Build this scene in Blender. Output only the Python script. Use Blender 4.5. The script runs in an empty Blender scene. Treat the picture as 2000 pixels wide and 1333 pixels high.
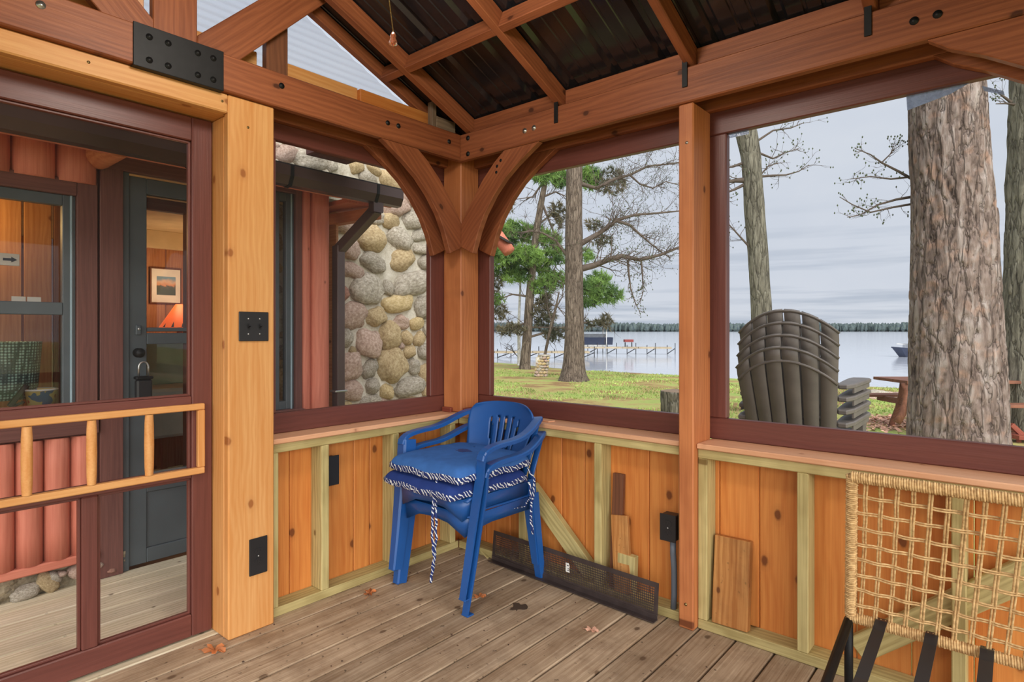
import bpy, bmesh, math, random
from mathutils import Vector, Matrix, noise
R = random.Random(7)
S = bpy.context.scene
COL = S.collection
# ------------------------------------------------------------------ camera, sky, lights, exposure
F_PX, HOR, YAW = 1171.0, 645.0, math.radians(40.64)
CAM = Vector((2.377, -2.317, 1.2))
cd = bpy.data.cameras.new('camera'); cam = bpy.data.objects.new('camera', cd); COL.objects.link(cam)
cd.sensor_width = 36; cd.lens = 36*F_PX/2000; cd.shift_y = -(666.5-HOR)/2000; cd.clip_start = .02; cd.clip_end = 5000
cam.location = CAM; cam.rotation_euler = (math.pi/2, 0, YAW); S.camera = cam
S.view_settings.view_transform = 'Standard'; S.view_settings.look = 'None'
S.view_settings.gamma = 1; S.view_settings.use_curve_mapping = False
S.view_settings.exposure = 0.0
S.cycles.use_denoising = True
S.cycles.max_bounces = 10; S.cycles.diffuse_bounces = 6; S.cycles.glossy_bounces = 4
S.cycles.transparent_max_bounces = 16; S.cycles.transmission_bounces = 6
S.cycles.sample_clamp_indirect = 6

def lin(c):
    f = lambda v: v/12.92 if v <= .04045 else ((v+.055)/1.055)**2.4
    return tuple(f(v/255) for v in c)+(1,)
def nd(nt, t, props=None, **inp):
    n = nt.nodes.new('ShaderNode'+t)
    for k, v in (props or {}).items(): setattr(n, k, v)
    for k, v in inp.items():
        s = n.inputs[int(k[1:])] if k[0] == 'i' and k[1:].isdigit() else n.inputs[k.replace('_', ' ')]
        if isinstance(v, bpy.types.NodeSocket): nt.links.new(v, s)
        else: s.default_value = v
    return n
def ramp(nt, fac, stops, interp='LINEAR'):
    n = nd(nt, 'ValToRGB', i0=fac); e = n.color_ramp.elements; n.color_ramp.interpolation = interp
    while len(e) < len(stops): e.new(.5)
    for el, (p, c) in zip(e, stops):
        el.position = p; el.color = c if len(c) == 4 else tuple(c)+(1,)
    return n.outputs[0]
def mixc(nt, fac, a, b, mode='MIX'):
    n = nd(nt, 'Mix', dict(data_type='RGBA', blend_type=mode)); 
    for i, v in ((0, fac), (6, a), (7, b)):
        if isinstance(v, bpy.types.NodeSocket): nt.links.new(v, n.inputs[i])
        else: n.inputs[i].default_value = v
    return n.outputs[2]
def mth(nt, op, a, b=0.0, c=0.0): 
    return nd(nt, 'Math', dict(operation=op), i0=a, i1=b, i2=c).outputs[0]

w = bpy.data.worlds.new('sky'); S.world = w; w.use_nodes = True; nt = w.node_tree; nt.nodes.clear()
tc = nd(nt, 'TexCoord').outputs['Generated']
sep = nd(nt, 'SeparateXYZ', i0=tc)
z = sep.outputs['Z']
base = ramp(nt, z, [(0.0, lin((208, 214, 224))), (.06, lin((205, 212, 224))), (.3, lin((203, 211, 224))), (1.0, lin((200, 209, 224)))])
m1 = nd(nt, 'Mapping', Vector=tc); m1.inputs['Scale'].default_value = (2.2, 2.2, 46)
n1 = nd(nt, 'TexNoise', Vector=m1.outputs[0], Scale=1.3, Detail=4.0, Roughness=.55)
band = nd(nt, 'MapRange', i0=z, i1=.0, i2=.20, i3=1.0, i4=0.0).outputs[0]
st = ramp(nt, n1.outputs[0], [(.47, (0, 0, 0)), (.62, (1, 1, 1))])
fac = mth(nt, 'MULTIPLY', mth(nt, 'MULTIPLY', st, band), .75)
col = mixc(nt, fac, base, lin((150, 165, 185)))
m2 = nd(nt, 'Mapping', Vector=tc); m2.inputs['Scale'].default_value = (3, 3, 7)
n2 = nd(nt, 'TexNoise', Vector=m2.outputs[0], Scale=1.2, Detail=5.0, Roughness=.6)
col = mixc(nt, mth(nt, 'MULTIPLY', ramp(nt, n2.outputs[0], [(.42, (0, 0, 0)), (.72, (1, 1, 1))]), .35), col, lin((224, 228, 234)))
SKY = 1.06
bg = nd(nt, 'Background', i0=col, i1=SKY); wo = nd(nt, 'OutputWorld', i0=bg.outputs[0])
def light(name, kind, loc, energy, color=(1, 1, 1), **k):
    d = bpy.data.lights.new(name, kind); d.energy = energy; d.color = color
    for a, b in k.items(): setattr(d, a, b)
    o = bpy.data.objects.new(name, d); o.location = loc; COL.objects.link(o); return o
# the bright part of the overcast sky: a very wide, soft sun, behind and to the right of the camera
sun = light('sun', 'SUN', (6, -4, 8), 5.6, (1.0, .97, .93), angle=math.radians(80))
sun.rotation_euler = Vector((-.70, .50, -.55)).to_track_quat('-Z', 'Y').to_euler()

def ray(px, py):
    fw = Vector((-math.sin(YAW), math.cos(YAW), 0)); rt = Vector((math.cos(YAW), math.sin(YAW), 0))
    return fw + rt*((px-1000)/F_PX) + Vector((0, 0, (HOR-py)/F_PX))
def PD(px, py, d): return CAM + ray(px, py)*d
def PX(px, py, x): r = ray(px, py); return CAM + r*((x-CAM.x)/r.x)
def PY(px, py, y): r = ray(px, py); return CAM + r*((y-CAM.y)/r.y)
def PZ(px, py, zz): r = ray(px, py); return CAM + r*((zz-CAM.z)/r.z)

# ------------------------------------------------------------------ object helpers
WM = {}
def setp(o, parent):
    if parent is not None:
        o.parent = parent; o.matrix_parent_inverse = WM[parent.name].inverted()
def place(o, mat, parent):
    o.matrix_basis = mat if parent is None else mat
    WM[o.name] = mat.copy()
    setp(o, parent)
    return o
def tag(o, label, cat, group=None, kind=None):
    o['label'] = label; o['category'] = cat
    if group: o['group'] = group
    if kind: o['kind'] = kind
    return o
def thing(name, loc, label, cat, group=None, kind=None, rz=0.0):
    o = bpy.data.objects.new(name, None); COL.objects.link(o); o.empty_display_size = .05
    place(o, Matrix.Translation(Vector(loc)) @ Matrix.Rotation(rz, 4, 'Z'), None)
    return tag(o, label, cat, group, kind)
def obj(name, me, parent=None, mat4=None):
    o = bpy.data.objects.new(name, me); COL.objects.link(o)
    return place(o, mat4 or Matrix(), parent)
def mesh(name, vs, fs, mat, smooth=False):
    me = bpy.data.meshes.new(name); me.from_pydata([tuple(v) for v in vs], [], fs); me.materials.append(mat)
    if smooth: me.polygons.foreach_set('use_smooth', [True]*len(me.polygons))
    me.update(); return me
def bm_mesh(name, bm, mat, smooth=False):
    me = bpy.data.meshes.new(name); bm.to_mesh(me); bm.free(); me.materials.append(mat)
    if smooth: me.polygons.foreach_set('use_smooth', [True]*len(me.polygons))
    return me
_bc = {}
def box_mesh(l, wd, t, mat, bev):
    k = (round(l, 4), round(wd, 4), round(t, 4), mat.name, bev)
    if k not in _bc:
        bm = bmesh.new(); bmesh.ops.create_cube(bm, size=1); bmesh.ops.scale(bm, vec=(l, wd, t), verts=bm.verts)
        b = min(bev, .3*min(l, wd, t))
        if b > 0: bmesh.ops.bevel(bm, geom=bm.edges[:], offset=b, segments=1, affect='EDGES')
        _bc[k] = bm_mesh('box', bm, mat)
    return _bc[k]
def box(name, x, y, zz, mat, parent=None, bev=.003, grain=None):
    """axis-aligned box; local X (the grain) runs along its longest side"""
    d = (abs(x[1]-x[0]), abs(y[1]-y[0]), abs(zz[1]-zz[0])); c = ((x[0]+x[1])/2, (y[0]+y[1])/2, (zz[0]+zz[1])/2)
    g = d.index(max(d)) if grain is None else grain
    o2 = sorted([i for i in range(3) if i != g], key=lambda i: -d[i]); perm = (g, o2[0], o2[1])   # local Y is the board's width
    sg = 1 if perm in ((0, 1, 2), (1, 2, 0), (2, 0, 1)) else -1
    m = Matrix.Identity(4)
    for i in range(3): m.col[i] = Vector([(sg if i == 2 else 1) if j == perm[i] else 0 for j in range(3)]+[0])
    m.translation = c
    return obj(name, box_mesh(d[perm[0]], d[perm[1]], d[perm[2]], mat, bev), parent, m)
def frame(p0, p1, up=(0, 0, 1)):
    p0, p1 = Vector(p0), Vector(p1); xx = (p1-p0).normalized(); u = Vector(up)
    yy = u.cross(xx)
    if yy.length < 1e-4: yy = Vector((0, 1, 0)).cross(xx)
    yy.normalize(); zz = xx.cross(yy)
    m = Matrix.Identity(4); m.col[0] = xx.to_4d(); m.col[1] = yy.to_4d(); m.col[2] = zz.to_4d()
    for i in range(3): m[3][i] = 0
    m.translation = (p0+p1)/2; return m
def bar(name, p0, p1, wd, t, mat, parent=None, up=(0, 0, 1), bev=.003):
    m = frame(p0, p1, up)
    if t > wd: m = m @ Matrix.Rotation(math.pi/2, 4, 'X'); wd, t = t, wd
    return obj(name, box_mesh((Vector(p1)-Vector(p0)).length, wd, t, mat, bev), parent, m)
def tube_data(pts, r, sides=8, vs=None, fs=None, cap=True, flat=None):
    vs = [] if vs is None else vs; fs = [] if fs is None else fs
    pts = [Vector(p) for p in pts]; n = len(pts); rr = r if isinstance(r, (list, tuple)) else [r]*n
    b0 = len(vs); t0 = (pts[1]-pts[0]).normalized()
    a = t0.orthogonal().normalized() if flat is None else (Vector(flat)-t0*t0.dot(Vector(flat))).normalized()
    for i in range(n):
        t = ((pts[min(i+1, n-1)]-pts[max(i-1, 0)])).normalized()
        a = (a-t*a.dot(t)); a = a.normalized() if a.length > 1e-6 else t.orthogonal().normalized(); b = t.cross(a)
        ra, rb = rr[i] if isinstance(rr[i], (list, tuple)) else (rr[i], rr[i])
        for s in range(sides):
            q = 2*math.pi*s/sides
            vs.append(pts[i]+a*(math.cos(q)*ra)+b*(math.sin(q)*rb))
    for i in range(n-1):
        for s in range(sides):
            s2 = (s+1) % sides
            fs.append((b0+i*sides+s, b0+i*sides+s2, b0+(i+1)*sides+s2, b0+(i+1)*sides+s))
    if cap:
        fs.append(tuple(b0+s for s in reversed(range(sides)))); fs.append(tuple(b0+(n-1)*sides+s for s in range(sides)))
    return vs, fs
def tube(name, pts, r, mat, parent=None, sides=8, flat=None, smooth=True):
    vs, fs = tube_data(pts, r, sides, flat=flat); return obj(name, mesh(name, vs, fs, mat, smooth), parent)
def sweep(name, pts, prof, mat, parent=None, side=(1, 0, 0), smooth=False, scale=None, close=True):
    """sweep a 2-D profile (list of (s,n)); s runs along 'side', n is normal to it and to the path"""
    pts = [Vector(p) for p in pts]; n = len(pts); k = len(prof); vs = []; fs = []
    for i in range(n):
        t = (pts[min(i+1, n-1)]-pts[max(i-1, 0)]).normalized()
        sd = side[i] if isinstance(side, list) else side
        a = Vector(sd); a = (a-t*a.dot(t)).normalized(); b = t.cross(a); sc = scale[i] if scale else 1
        for (u, v) in prof: vs.append(pts[i]+a*u*sc+b*v*sc)
    for i in range(n-1):
        for s in range(k):
            s2 = (s+1) % k; fs.append((i*k+s, i*k+s2, (i+1)*k+s2, (i+1)*k+s))
    fs.append(tuple(reversed(range(k)))); fs.append(tuple((n-1)*k+s for s in range(k)))
    return obj(name, mesh(name, vs, fs, mat, smooth), parent)
def prism(name, poly, thick, mat, parent=None, m4=None, bev=0.0, smooth=False):
    """polygon in local XY extruded along local Z, centred"""
    bm = bmesh.new(); v = [bm.verts.new((p[0], p[1], -thick/2)) for p in poly]; f = bm.faces.new(v)
    e = bmesh.ops.extrude_face_region(bm, geom=[f]); bmesh.ops.translate(bm, vec=(0, 0, thick), verts=[q for q in e['geom'] if isinstance(q, bmesh.types.BMVert)])
    bmesh.ops.recalc_face_normals(bm, faces=bm.faces[:])
    if bev: bmesh.ops.bevel(bm, geom=[q for q in bm.edges if abs(q.calc_face_angle(0)) > .6], offset=bev, segments=1, affect='EDGES')
    return obj(name, bm_mesh(name, bm, mat, smooth), parent, m4)
def lathe(name, prof, mat, parent=None, m4=None, seg=20, smooth=True):
    vs = []; fs = []; n = len(prof)
    for i in range(seg):
        q = 2*math.pi*i/seg
        for (r, zz) in prof: vs.append((r*math.cos(q), r*math.sin(q), zz))
    for i in range(seg):
        j = (i+1) % seg
        for s in range(n-1): fs.append((i*n+s, j*n+s, j*n+s+1, i*n+s+1))
    return obj(name, mesh(name, vs, fs, mat, smooth), parent, m4)
def copy_tree(o, parent=None):
    c = o.copy(); COL.objects.link(c); WM[c.name] = WM[o.name].copy()
    if parent is not None: c.parent = parent
    for ch in list(o.children): copy_tree(ch, c)
    return c
def move_root(o, m4): o.matrix_basis = m4; WM[o.name] = m4.copy()
def axes(xx, yy, zz, loc):
    m = Matrix.Identity(4)
    for i, v in enumerate((xx, yy, zz)):
        for j in range(3): m[j][i] = v[j]
    m.translation = Vector(loc); return m
# ------------------------------------------------------------------ materials (all procedural)
def newmat(name):
    m = bpy.data.materials.new(name); m.use_nodes = True; nt = m.node_tree
    return m, nt, nt.nodes['Principled BSDF']
def setb(b, **k):
    for a, v in k.items():
        s = b.inputs[a.replace('_', ' ')]
        if isinstance(v, bpy.types.NodeSocket): b.id_data.links.new(v, s)
        else: s.default_value = v
def bump(nt, b, h, strength=.2, dist=.01):
    n = nd(nt, 'Bump', Strength=strength, Distance=dist, Height=h); nt.links.new(n.outputs[0], b.inputs['Normal'])
def plain(name, c, rough=.5, metal=0.0, var=.06, scale=6.0, spec=.5, **k):
    m, nt, b = newmat(name); tc = nd(nt, 'TexCoord').outputs['Object']
    n = nd(nt, 'TexNoise', Vector=tc, Scale=scale, Detail=4.0)
    c = lin(c); dk = tuple(x*(1-2.2*var) for x in c[:3])+(1,); lt = tuple(min(1, x*(1+2.2*var)) for x in c[:3])+(1,)
    setb(b, Base_Color=ramp(nt, n.outputs[0], [(.3, dk), (.7, lt)]), Roughness=rough, Metallic=metal)
    b.inputs['Specular IOR Level'].default_value = spec
    for a, v in k.items(): setb(b, **{a: v})
    return m
def wood(name, c1, c2, knot=(90, 45, 20), knots=.5, rough=.55, fine=.5, streak=.5, vary=.16, spec=.35, dirt=None, bumpy=.25, ring=1.0):
    m, nt, b = newmat(name); tcn = nd(nt, 'TexCoord').outputs['Object']; rnd = nd(nt, 'ObjectInfo').outputs['Random']
    off = nd(nt, 'CombineXYZ', i0=mth(nt, 'MULTIPLY', rnd, 31.0), i1=mth(nt, 'MULTIPLY', rnd, 17.3), i2=mth(nt, 'MULTIPLY', rnd, 9.7)).outputs[0]
    v = nd(nt, 'VectorMath', dict(operation='ADD'), i0=tcn, i1=off).outputs[0]
    def mp(s):
        q = nd(nt, 'Mapping', Vector=v); q.inputs['Scale'].default_value = s; return q.outputs[0]
    a = nd(nt, 'TexNoise', Vector=mp((1.1, 11, 11)), Scale=1.0, Detail=4.0, Distortion=.7).outputs[0]
    wv = nd(nt, 'TexWave', dict(wave_type='BANDS', bands_direction='Y'), Vector=mp((.22, 1, .35)), Scale=14.0*ring, Distortion=9.0, Detail=3.0).outputs[0]
    fi = nd(nt, 'TexNoise', Vector=mp((4, 190, 190)), Scale=1.0, Detail=2.0).outputs[0]
    h = mth(nt, 'ADD', mth(nt, 'MULTIPLY', a, .62), mth(nt, 'MULTIPLY', wv, .16*streak*2))
    h = mth(nt, 'ADD', h, mth(nt, 'MULTIPLY', mth(nt, 'SUBTRACT', fi, .5), fine))
    c = ramp(nt, h, [(.22, lin(c2)), (.68, lin(c1))])
    if knots > 0:
        vo = nd(nt, 'TexVoronoi', dict(feature='F1', voronoi_dimensions='2D'), Vector=mp((3.0, 4.6, 1)), Scale=1.0, Randomness=1.0)
        wob = nd(nt, 'TexNoise', Vector=mp((40, 60, 10)), Scale=1.0, Detail=2.0).outputs[0]
        dd = mth(nt, 'ADD', vo.outputs['Distance'], mth(nt, 'MULTIPLY', mth(nt, 'SUBTRACT', wob, .5), .035))
        k = ramp(nt, dd, [(.045*knots*2, (1, 1, 1)), (.06*knots*2, (.5, .5, .5)), (.075*knots*2, (.16, .16, .16)), (.15*knots*2, (0, 0, 0))])
        k = mth(nt, 'MULTIPLY', k, mth(nt, 'GREATER_THAN', nd(nt, 'SeparateColor', i0=vo.outputs['Color']).outputs[0], .45))
        c = mixc(nt, mth(nt, 'MULTIPLY', k, .85), c, lin(knot))
    if dirt:
        dn = nd(nt, 'TexNoise', Vector=tcn, Scale=5.0, Detail=5.0, Roughness=.65).outputs[0]
        c = mixc(nt, mth(nt, 'MULTIPLY', ramp(nt, dn, [(.45, (0, 0, 0)), (.72, (1, 1, 1))]), dirt[1]), c, lin(dirt[0]))
        d2 = nd(nt, 'TexNoise', Vector=tcn, Scale=48.0, Detail=2.0).outputs[0]
        c = mixc(nt, mth(nt, 'MULTIPLY', ramp(nt, d2, [(.68, (0, 0, 0)), (.75, (1, 1, 1))]), min(1, dirt[1]*1.1)), c, lin((62, 48, 36)))
    hv = nd(nt, 'HueSaturation', Value=mth(nt, 'ADD', 1-vary/2, mth(nt, 'MULTIPLY', rnd, vary)), Color=c)
    setb(b, Base_Color=hv.outputs[0], Roughness=rough); b.inputs['Specular IOR Level'].default_value = spec
    bump(nt, b, mth(nt, 'ADD', fi, mth(nt, 'MULTIPLY', a, .8)), bumpy, .002)
    return m
GOLD = wood('golden_pine', (230, 178, 116), (206, 140, 76), (150, 86, 40), .42, .5, .3, .35, .06)
BEAM = wood('stained_cedar', (172, 104, 67), (126, 70, 43), (62, 32, 20), .40, .5, .35, .4, .10)
POST = wood('stained_post', (210, 136, 84), (172, 102, 60), (92, 46, 26), .36, .5, .35, .4, .08)
ORNG = wood('orange_siding', (230, 158, 84), (198, 116, 54), (100, 50, 24), .5, .5, .35, .34, .18, ring=.6)
PT = wood('treated_lumber', (206, 190, 132), (162, 144, 92), (104, 78, 36), .30, .65, .5, .7, .12, bumpy=.3)
SILL = wood('sill_board', (238, 190, 152), (216, 158, 118), (140, 80, 50), .22, .5, .3, .3, .06)
FLOOR = wood('weathered_plank', (206, 184, 156), (154, 129, 102), (90, 68, 50), .40, .72, .6, .28, .30, .25, ((112, 88, 66), .6), .4)
DECK = wood('pale_deck_plank', (236, 222, 194), (200, 184, 150), (110, 92, 70), .22, .75, .6, .7, .16, .25, ((176, 168, 140), .3), .35)
BROWN = wood('brown_paint', (120, 68, 58), (96, 52, 44), (70, 34, 28), 0, .42, .25, .3, .06, .5)
CASING = wood('cabin_brown', (126, 84, 74), (98, 62, 56), (60, 34, 30), 0, .6, .4, .3, .1)
LOG = wood('red_log', (222, 142, 116), (190, 108, 86), (130, 76, 58), .2, .6, .4, .3, .14)
RAWW = wood('raw_offcut', (206, 150, 88), (164, 104, 52), (92, 50, 24), .3, .65, .5, .6, .2, .3, ((92, 66, 44), .35))
DKOFF = wood('dark_offcut', (132, 84, 56), (98, 60, 40), (60, 34, 22), 0, .65, .4, .5, .1)
GREYB = wood('grey_block', (150, 128, 104), (112, 92, 74), (80, 60, 46), 0, .7, .4, .5, .1)
PANEL = wood('knotty_panel', (206, 150, 100), (166, 108, 66), (110, 64, 34), .4, .5, .3, .4, .14)
PICNIC = wood('picnic_wood', (146, 96, 72), (108, 66, 48), (70, 40, 30), .2, .65, .5, .5, .15)
REDW = wood('redwood_stain', (158, 84, 62), (122, 58, 42), (80, 40, 30), 0, .6, .4, .5, .12)
DOCKW = wood('dock_wood', (190, 176, 150), (150, 134, 108), (90, 70, 50), 0, .7, .5, .5, .1)
CUTEND = wood('cut_log_end', (214, 140, 96), (180, 100, 64), (140, 70, 40), 0, .6, .4, .6, .1)
BLACKM = plain('black_steel', (22, 22, 23), .5, .0, .12, 30, .3)
PERF = plain('grey_brown_steel', (78, 68, 66), .4, .4, .1, 20)
BLACKP = plain('black_plastic', (36, 36, 38), .38, 0, .06)
SLATE = plain('slate_paint', (80, 88, 92), .42, 0, .07, 4)
GUTTER = plain('brown_aluminium', (86, 70, 66), .3, .2, .08, 3)
STEEL = plain('zinc', (190, 190, 186), .3, .9)
GREYPVC = plain('grey_conduit', (104, 112, 122), .45)
BRASS = plain('aged_brass', (150, 128, 84), .35, .9)
BLUE = plain('blue_plastic', (30, 84, 152), .34, 0, .05, 3, .5)
TAPE = plain('white_print', (238, 238, 232), .6)
INK = plain('black_print', (20, 20, 20), .6)
CREAM = plain('cream_wall', (226, 206, 160), .8)
LINEN = plain('pale_linen', (196, 206, 196), .9)
BROWNP = plain('adirondack_resin', (98, 91, 85), .5, 0, .08, 8, .5)
GREYST = plain('dark_pipe', (40, 42, 46), .4, .3)
WHITEM = plain('boat_white', (226, 228, 232), .4)
BOATD = plain('boat_dark', (52, 60, 82), .35)
CANV = plain('grey_canvas', (88, 92, 98), .8)
RED = plain('red_awning', (130, 52, 50), .7)
TWINE = None
m, nt, b = newmat('rope_fibre'); TWINE = m
tcn = nd(nt, 'TexCoord').outputs['Object']; nz = nd(nt, 'TexNoise', Vector=tcn, Scale=90.0, Detail=2.0)
setb(b, Base_Color=ramp(nt, nz.outputs[0], [(.3, lin((176, 136, 86))), (.7, lin((226, 190, 134)))]), Roughness=.75)
# metal roofing: dark, glossy
m, nt, b = newmat('roof_metal'); ROOF = m
tcn = nd(nt, 'TexCoord').outputs['Object']; mp_ = nd(nt, 'Mapping', Vector=tcn); mp_.inputs['Scale'].default_value = (30, 1.2, 30)
nz = nd(nt, 'TexNoise', Vector=mp_.outputs[0], Scale=2.0, Detail=3.0)
setb(b, Base_Color=ramp(nt, nz.outputs[0], [(.3, lin((26, 26, 29))), (.7, lin((36, 35, 39)))]), Roughness=.14, Metallic=.0)
b.inputs['Specular IOR Level'].default_value = .7
bump(nt, b, nz.outputs[0], .12, .002)
# translucent corrugated panel in the gable
m, nt, b = newmat('clear_corrugated'); POLY = m
tr = nd(nt, 'BsdfTranslucent', i0=(.97, .97, .98, 1)); df = nd(nt, 'BsdfGlossy', i0=(1, 1, 1, 1), Roughness=.25); tp = nd(nt, 'BsdfTransparent', i0=(.95, .96, .98, 1))
mx0 = nd(nt, 'MixShader', i0=.66, i1=tr.outputs[0], i2=tp.outputs[0])
mx = nd(nt, 'MixShader', i0=.06, i1=mx0.outputs[0], i2=df.outputs[0]); nt.links.new(mx.outputs[0], nt.nodes['Material Output'].inputs[0])
# insect screen: fine dark mesh, mostly open
def screen_mat(name, open_, c):
    m, nt, b = newmat(name); tp = nd(nt, 'BsdfTransparent', i0=(1, 1, 1, 1)); df = nd(nt, 'BsdfDiffuse', i0=lin(c))
    mx = nd(nt, 'MixShader', i0=1-open_, i1=tp.outputs[0], i2=df.outputs[0]); nt.links.new(mx.outputs[0], nt.nodes['Material Output'].inputs[0]); return m
MESHS = screen_mat('insect_screen', .94, (120, 122, 126))
MESHD = screen_mat('door_screen', .93, (90, 88, 86))
def glass_mat(name, tint, refl):
    m, nt, b = newmat(name); tp = nd(nt, 'BsdfTransparent', i0=tint); gl = nd(nt, 'BsdfGlossy', i0=(1, 1, 1, 1), Roughness=.02)
    fr = nd(nt, 'Fresnel', IOR=1.45).outputs[0]
    mx = nd(nt, 'MixShader', i0=mth(nt, 'MULTIPLY', fr, refl), i1=tp.outputs[0], i2=gl.outputs[0]); nt.links.new(mx.outputs[0], nt.nodes['Material Output'].inputs[0]); return m
GLASS = glass_mat('window_glass', (.86, .88, .88, 1), 1.3)
FILM = None
m, nt, b = newmat('clear_tape'); FILM = m
tcn = nd(nt, 'TexCoord').outputs['Object']; nz = nd(nt, 'TexNoise', Vector=tcn, Scale=38.0, Detail=3.0, Distortion=1.5)
df = nd(nt, 'BsdfPrincipled', Base_Color=lin((150, 168, 205)), Roughness=.15); tp = nd(nt, 'BsdfTransparent', i0=(.92, .95, 1, 1))
mx = nd(nt, 'MixShader', i0=ramp(nt, nz.outputs[0], [(.35, (.55, .55, .55)), (.6, (.9, .9, .9))]), i1=tp.outputs[0], i2=df.outputs[0]); nt.links.new(mx.outputs[0], nt.nodes['Material Output'].inputs[0])
bump(nt, df, nz.outputs[0], .5, .004)
def emis(name, c, s):
    m, nt, b = newmat(name); setb(b, Base_Color=lin(c), Emission_Color=lin(c), Emission_Strength=s); return m
LAMPG = emis('lit_lamp_glass', (255, 238, 214), 6.0)
SHADEO = emis('lit_orange_shade', (255, 104, 10), .55)
SHADEY = emis('lit_yellow_shade', (255, 190, 70), 2.0)
# stones, mortar, bark, ground
def stone_mat(name, c1, c2, c3):
    m, nt, b = newmat(name); tcn = nd(nt, 'TexCoord').outputs['Object']; rnd = nd(nt, 'ObjectInfo').outputs['Random']
    v = nd(nt, 'VectorMath', dict(operation='ADD'), i0=tcn, i1=nd(nt, 'CombineXYZ', i0=mth(nt, 'MULTIPLY', rnd, 40.0)).outputs[0]).outputs[0]
    a = nd(nt, 'TexNoise', Vector=v, Scale=6.0, Detail=6.0, Roughness=.65).outputs[0]
    g = nd(nt, 'TexNoise', Vector=v, Scale=70.0, Detail=3.0).outputs[0]
    c = ramp(nt, mth(nt, 'ADD', mth(nt, 'MULTIPLY', a, .75), mth(nt, 'MULTIPLY', g, .3)), [(.32, lin(c2)), (.52, lin(c1)), (.7, lin(c3))])
    hv = nd(nt, 'HueSaturation', Value=mth(nt, 'ADD', .88, mth(nt, 'MULTIPLY', rnd, .24)), Color=c)
    setb(b, Base_Color=hv.outputs[0], Roughness=.85); bump(nt, b, mth(nt, 'ADD', a, mth(nt, 'MULTIPLY', g, .4)), .7, .012); return m
ST = {'g': stone_mat('grey_fieldstone', (176, 166, 148), (112, 102, 90), (220, 212, 198)),
      'p': stone_mat('pink_granite', (190, 162, 144), (130, 104, 92), (222, 202, 188)),
      't': stone_mat('tan_fieldstone', (190, 166, 124), (128, 104, 72), (222, 204, 166)),
      'y': stone_mat('yellow_fieldstone', (204, 180, 130), (150, 122, 80), (228, 210, 172)),
      'r': stone_mat('red_fieldstone', (170, 124, 106), (110, 70, 60), (200, 156, 136))}
MORTAR = stone_mat('mortar', (202, 194, 176), (164, 152, 130), (224, 218, 204))
FOUND = stone_mat('crumbling_concrete', (150, 138, 112), (70, 62, 52), (196, 186, 160))
def bark(name, c1, c2, c3, sx, sz, mott=None):
    m, nt, b = newmat(name); tcn = nd(nt, 'TexCoord').outputs['Object']
    q = nd(nt, 'Mapping', Vector=tcn); q.inputs['Scale'].default_value = (sx, sx, sz)
    a = nd(nt, 'TexNoise', Vector=q.outputs[0], Scale=1.0, Detail=6.0, Roughness=.65, Distortion=.6).outputs[0]
    vo = nd(nt, 'TexVoronoi', dict(feature='DISTANCE_TO_EDGE'), Vector=nd(nt, 'VectorMath', dict(operation='ADD'), i0=q.outputs[0], i1=nd(nt, 'TexNoise', Vector=q.outputs[0], Scale=1.5, Detail=3.0).outputs['Color']).outputs[0], Scale=.8).outputs['Distance']
    c = ramp(nt, a, [(.3, lin(c2)), (.5, lin(c1)), (.72, lin(c3))])
    if mott:
        k = nd(nt, 'TexNoise', Vector=tcn, Scale=7.0, Detail=4.0).outputs[0]
        c = mixc(nt, mth(nt, 'MULTIPLY', ramp(nt, k, [(.55, (0, 0, 0)), (.70, (1, 1, 1))]), .5), c, lin(mott))
    c = mixc(nt, ramp(nt, vo, [(.0, (.7, .7, .7)), (.05, (0, 0, 0))]), c, tuple(x*.45 for x in lin(c2)[:3])+(1,))
    setb(b, Base_Color=c, Roughness=.9); b.inputs['Specular IOR Level'].default_value = .15
    bump(nt, b, mth(nt, 'ADD', a, mth(nt, 'MULTIPLY', ramp(nt, vo, [(0, (0, 0, 0)), (.15, (1, 1, 1))]), .7)), .8, .03); return m
BARKP = bark('pine_bark', (130, 114, 105), (72, 59, 53), (170, 160, 153), 12, 2.6, (170, 134, 112))
BARKO = bark('oak_bark', (112, 99, 87), (62, 53, 45), (144, 131, 117), 22, 3.5)
BARKG = bark('grey_bark', (116, 112, 98), (64, 60, 52), (150, 146, 130), 16, 3.0)
BARKF = bark('far_bark', (104, 92, 80), (62, 54, 46), (140, 128, 112), 10, 2.0)
TWIG = plain('twig', (88, 76, 66), .85, 0, .1)
BUD = plain('bud', (70, 82, 52), .8)
BIRCH = plain('birch_bark', (206, 204, 198), .8, 0, .15, 9)
def needle_mat(name, c1, c2):
    m, nt, b = newmat(name); tcn = nd(nt, 'TexCoord').outputs['Object']; a = nd(nt, 'TexNoise', Vector=tcn, Scale=1.1, Detail=3.0).outputs[0]
    c = ramp(nt, a, [(.35, lin(c2)), (.65, lin(c1))]); setb(b, Base_Color=c, Roughness=.7)
    t = nd(nt, 'BsdfTranslucent', i0=c); mx = nd(nt, 'MixShader', i0=.35, i1=b.outputs[0], i2=t.outputs[0]); nt.links.new(mx.outputs[0], nt.nodes['Material Output'].inputs[0]); return m
NEEDLE = needle_mat('pine_needles', (138, 172, 82), (64, 98, 48))
NEEDLED = needle_mat('brown_needles', (122, 112, 86), (70, 74, 52))
m, nt, b = newmat('lawn'); LAWN = m
tcn = nd(nt, 'TexCoord').outputs['Object']
a = nd(nt, 'TexNoise', Vector=tcn, Scale=.8, Detail=7.0, Roughness=.62).outputs[0]; g = nd(nt, 'TexNoise', Vector=tcn, Scale=11.0, Detail=5.0, Roughness=.7).outputs[0]
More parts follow.
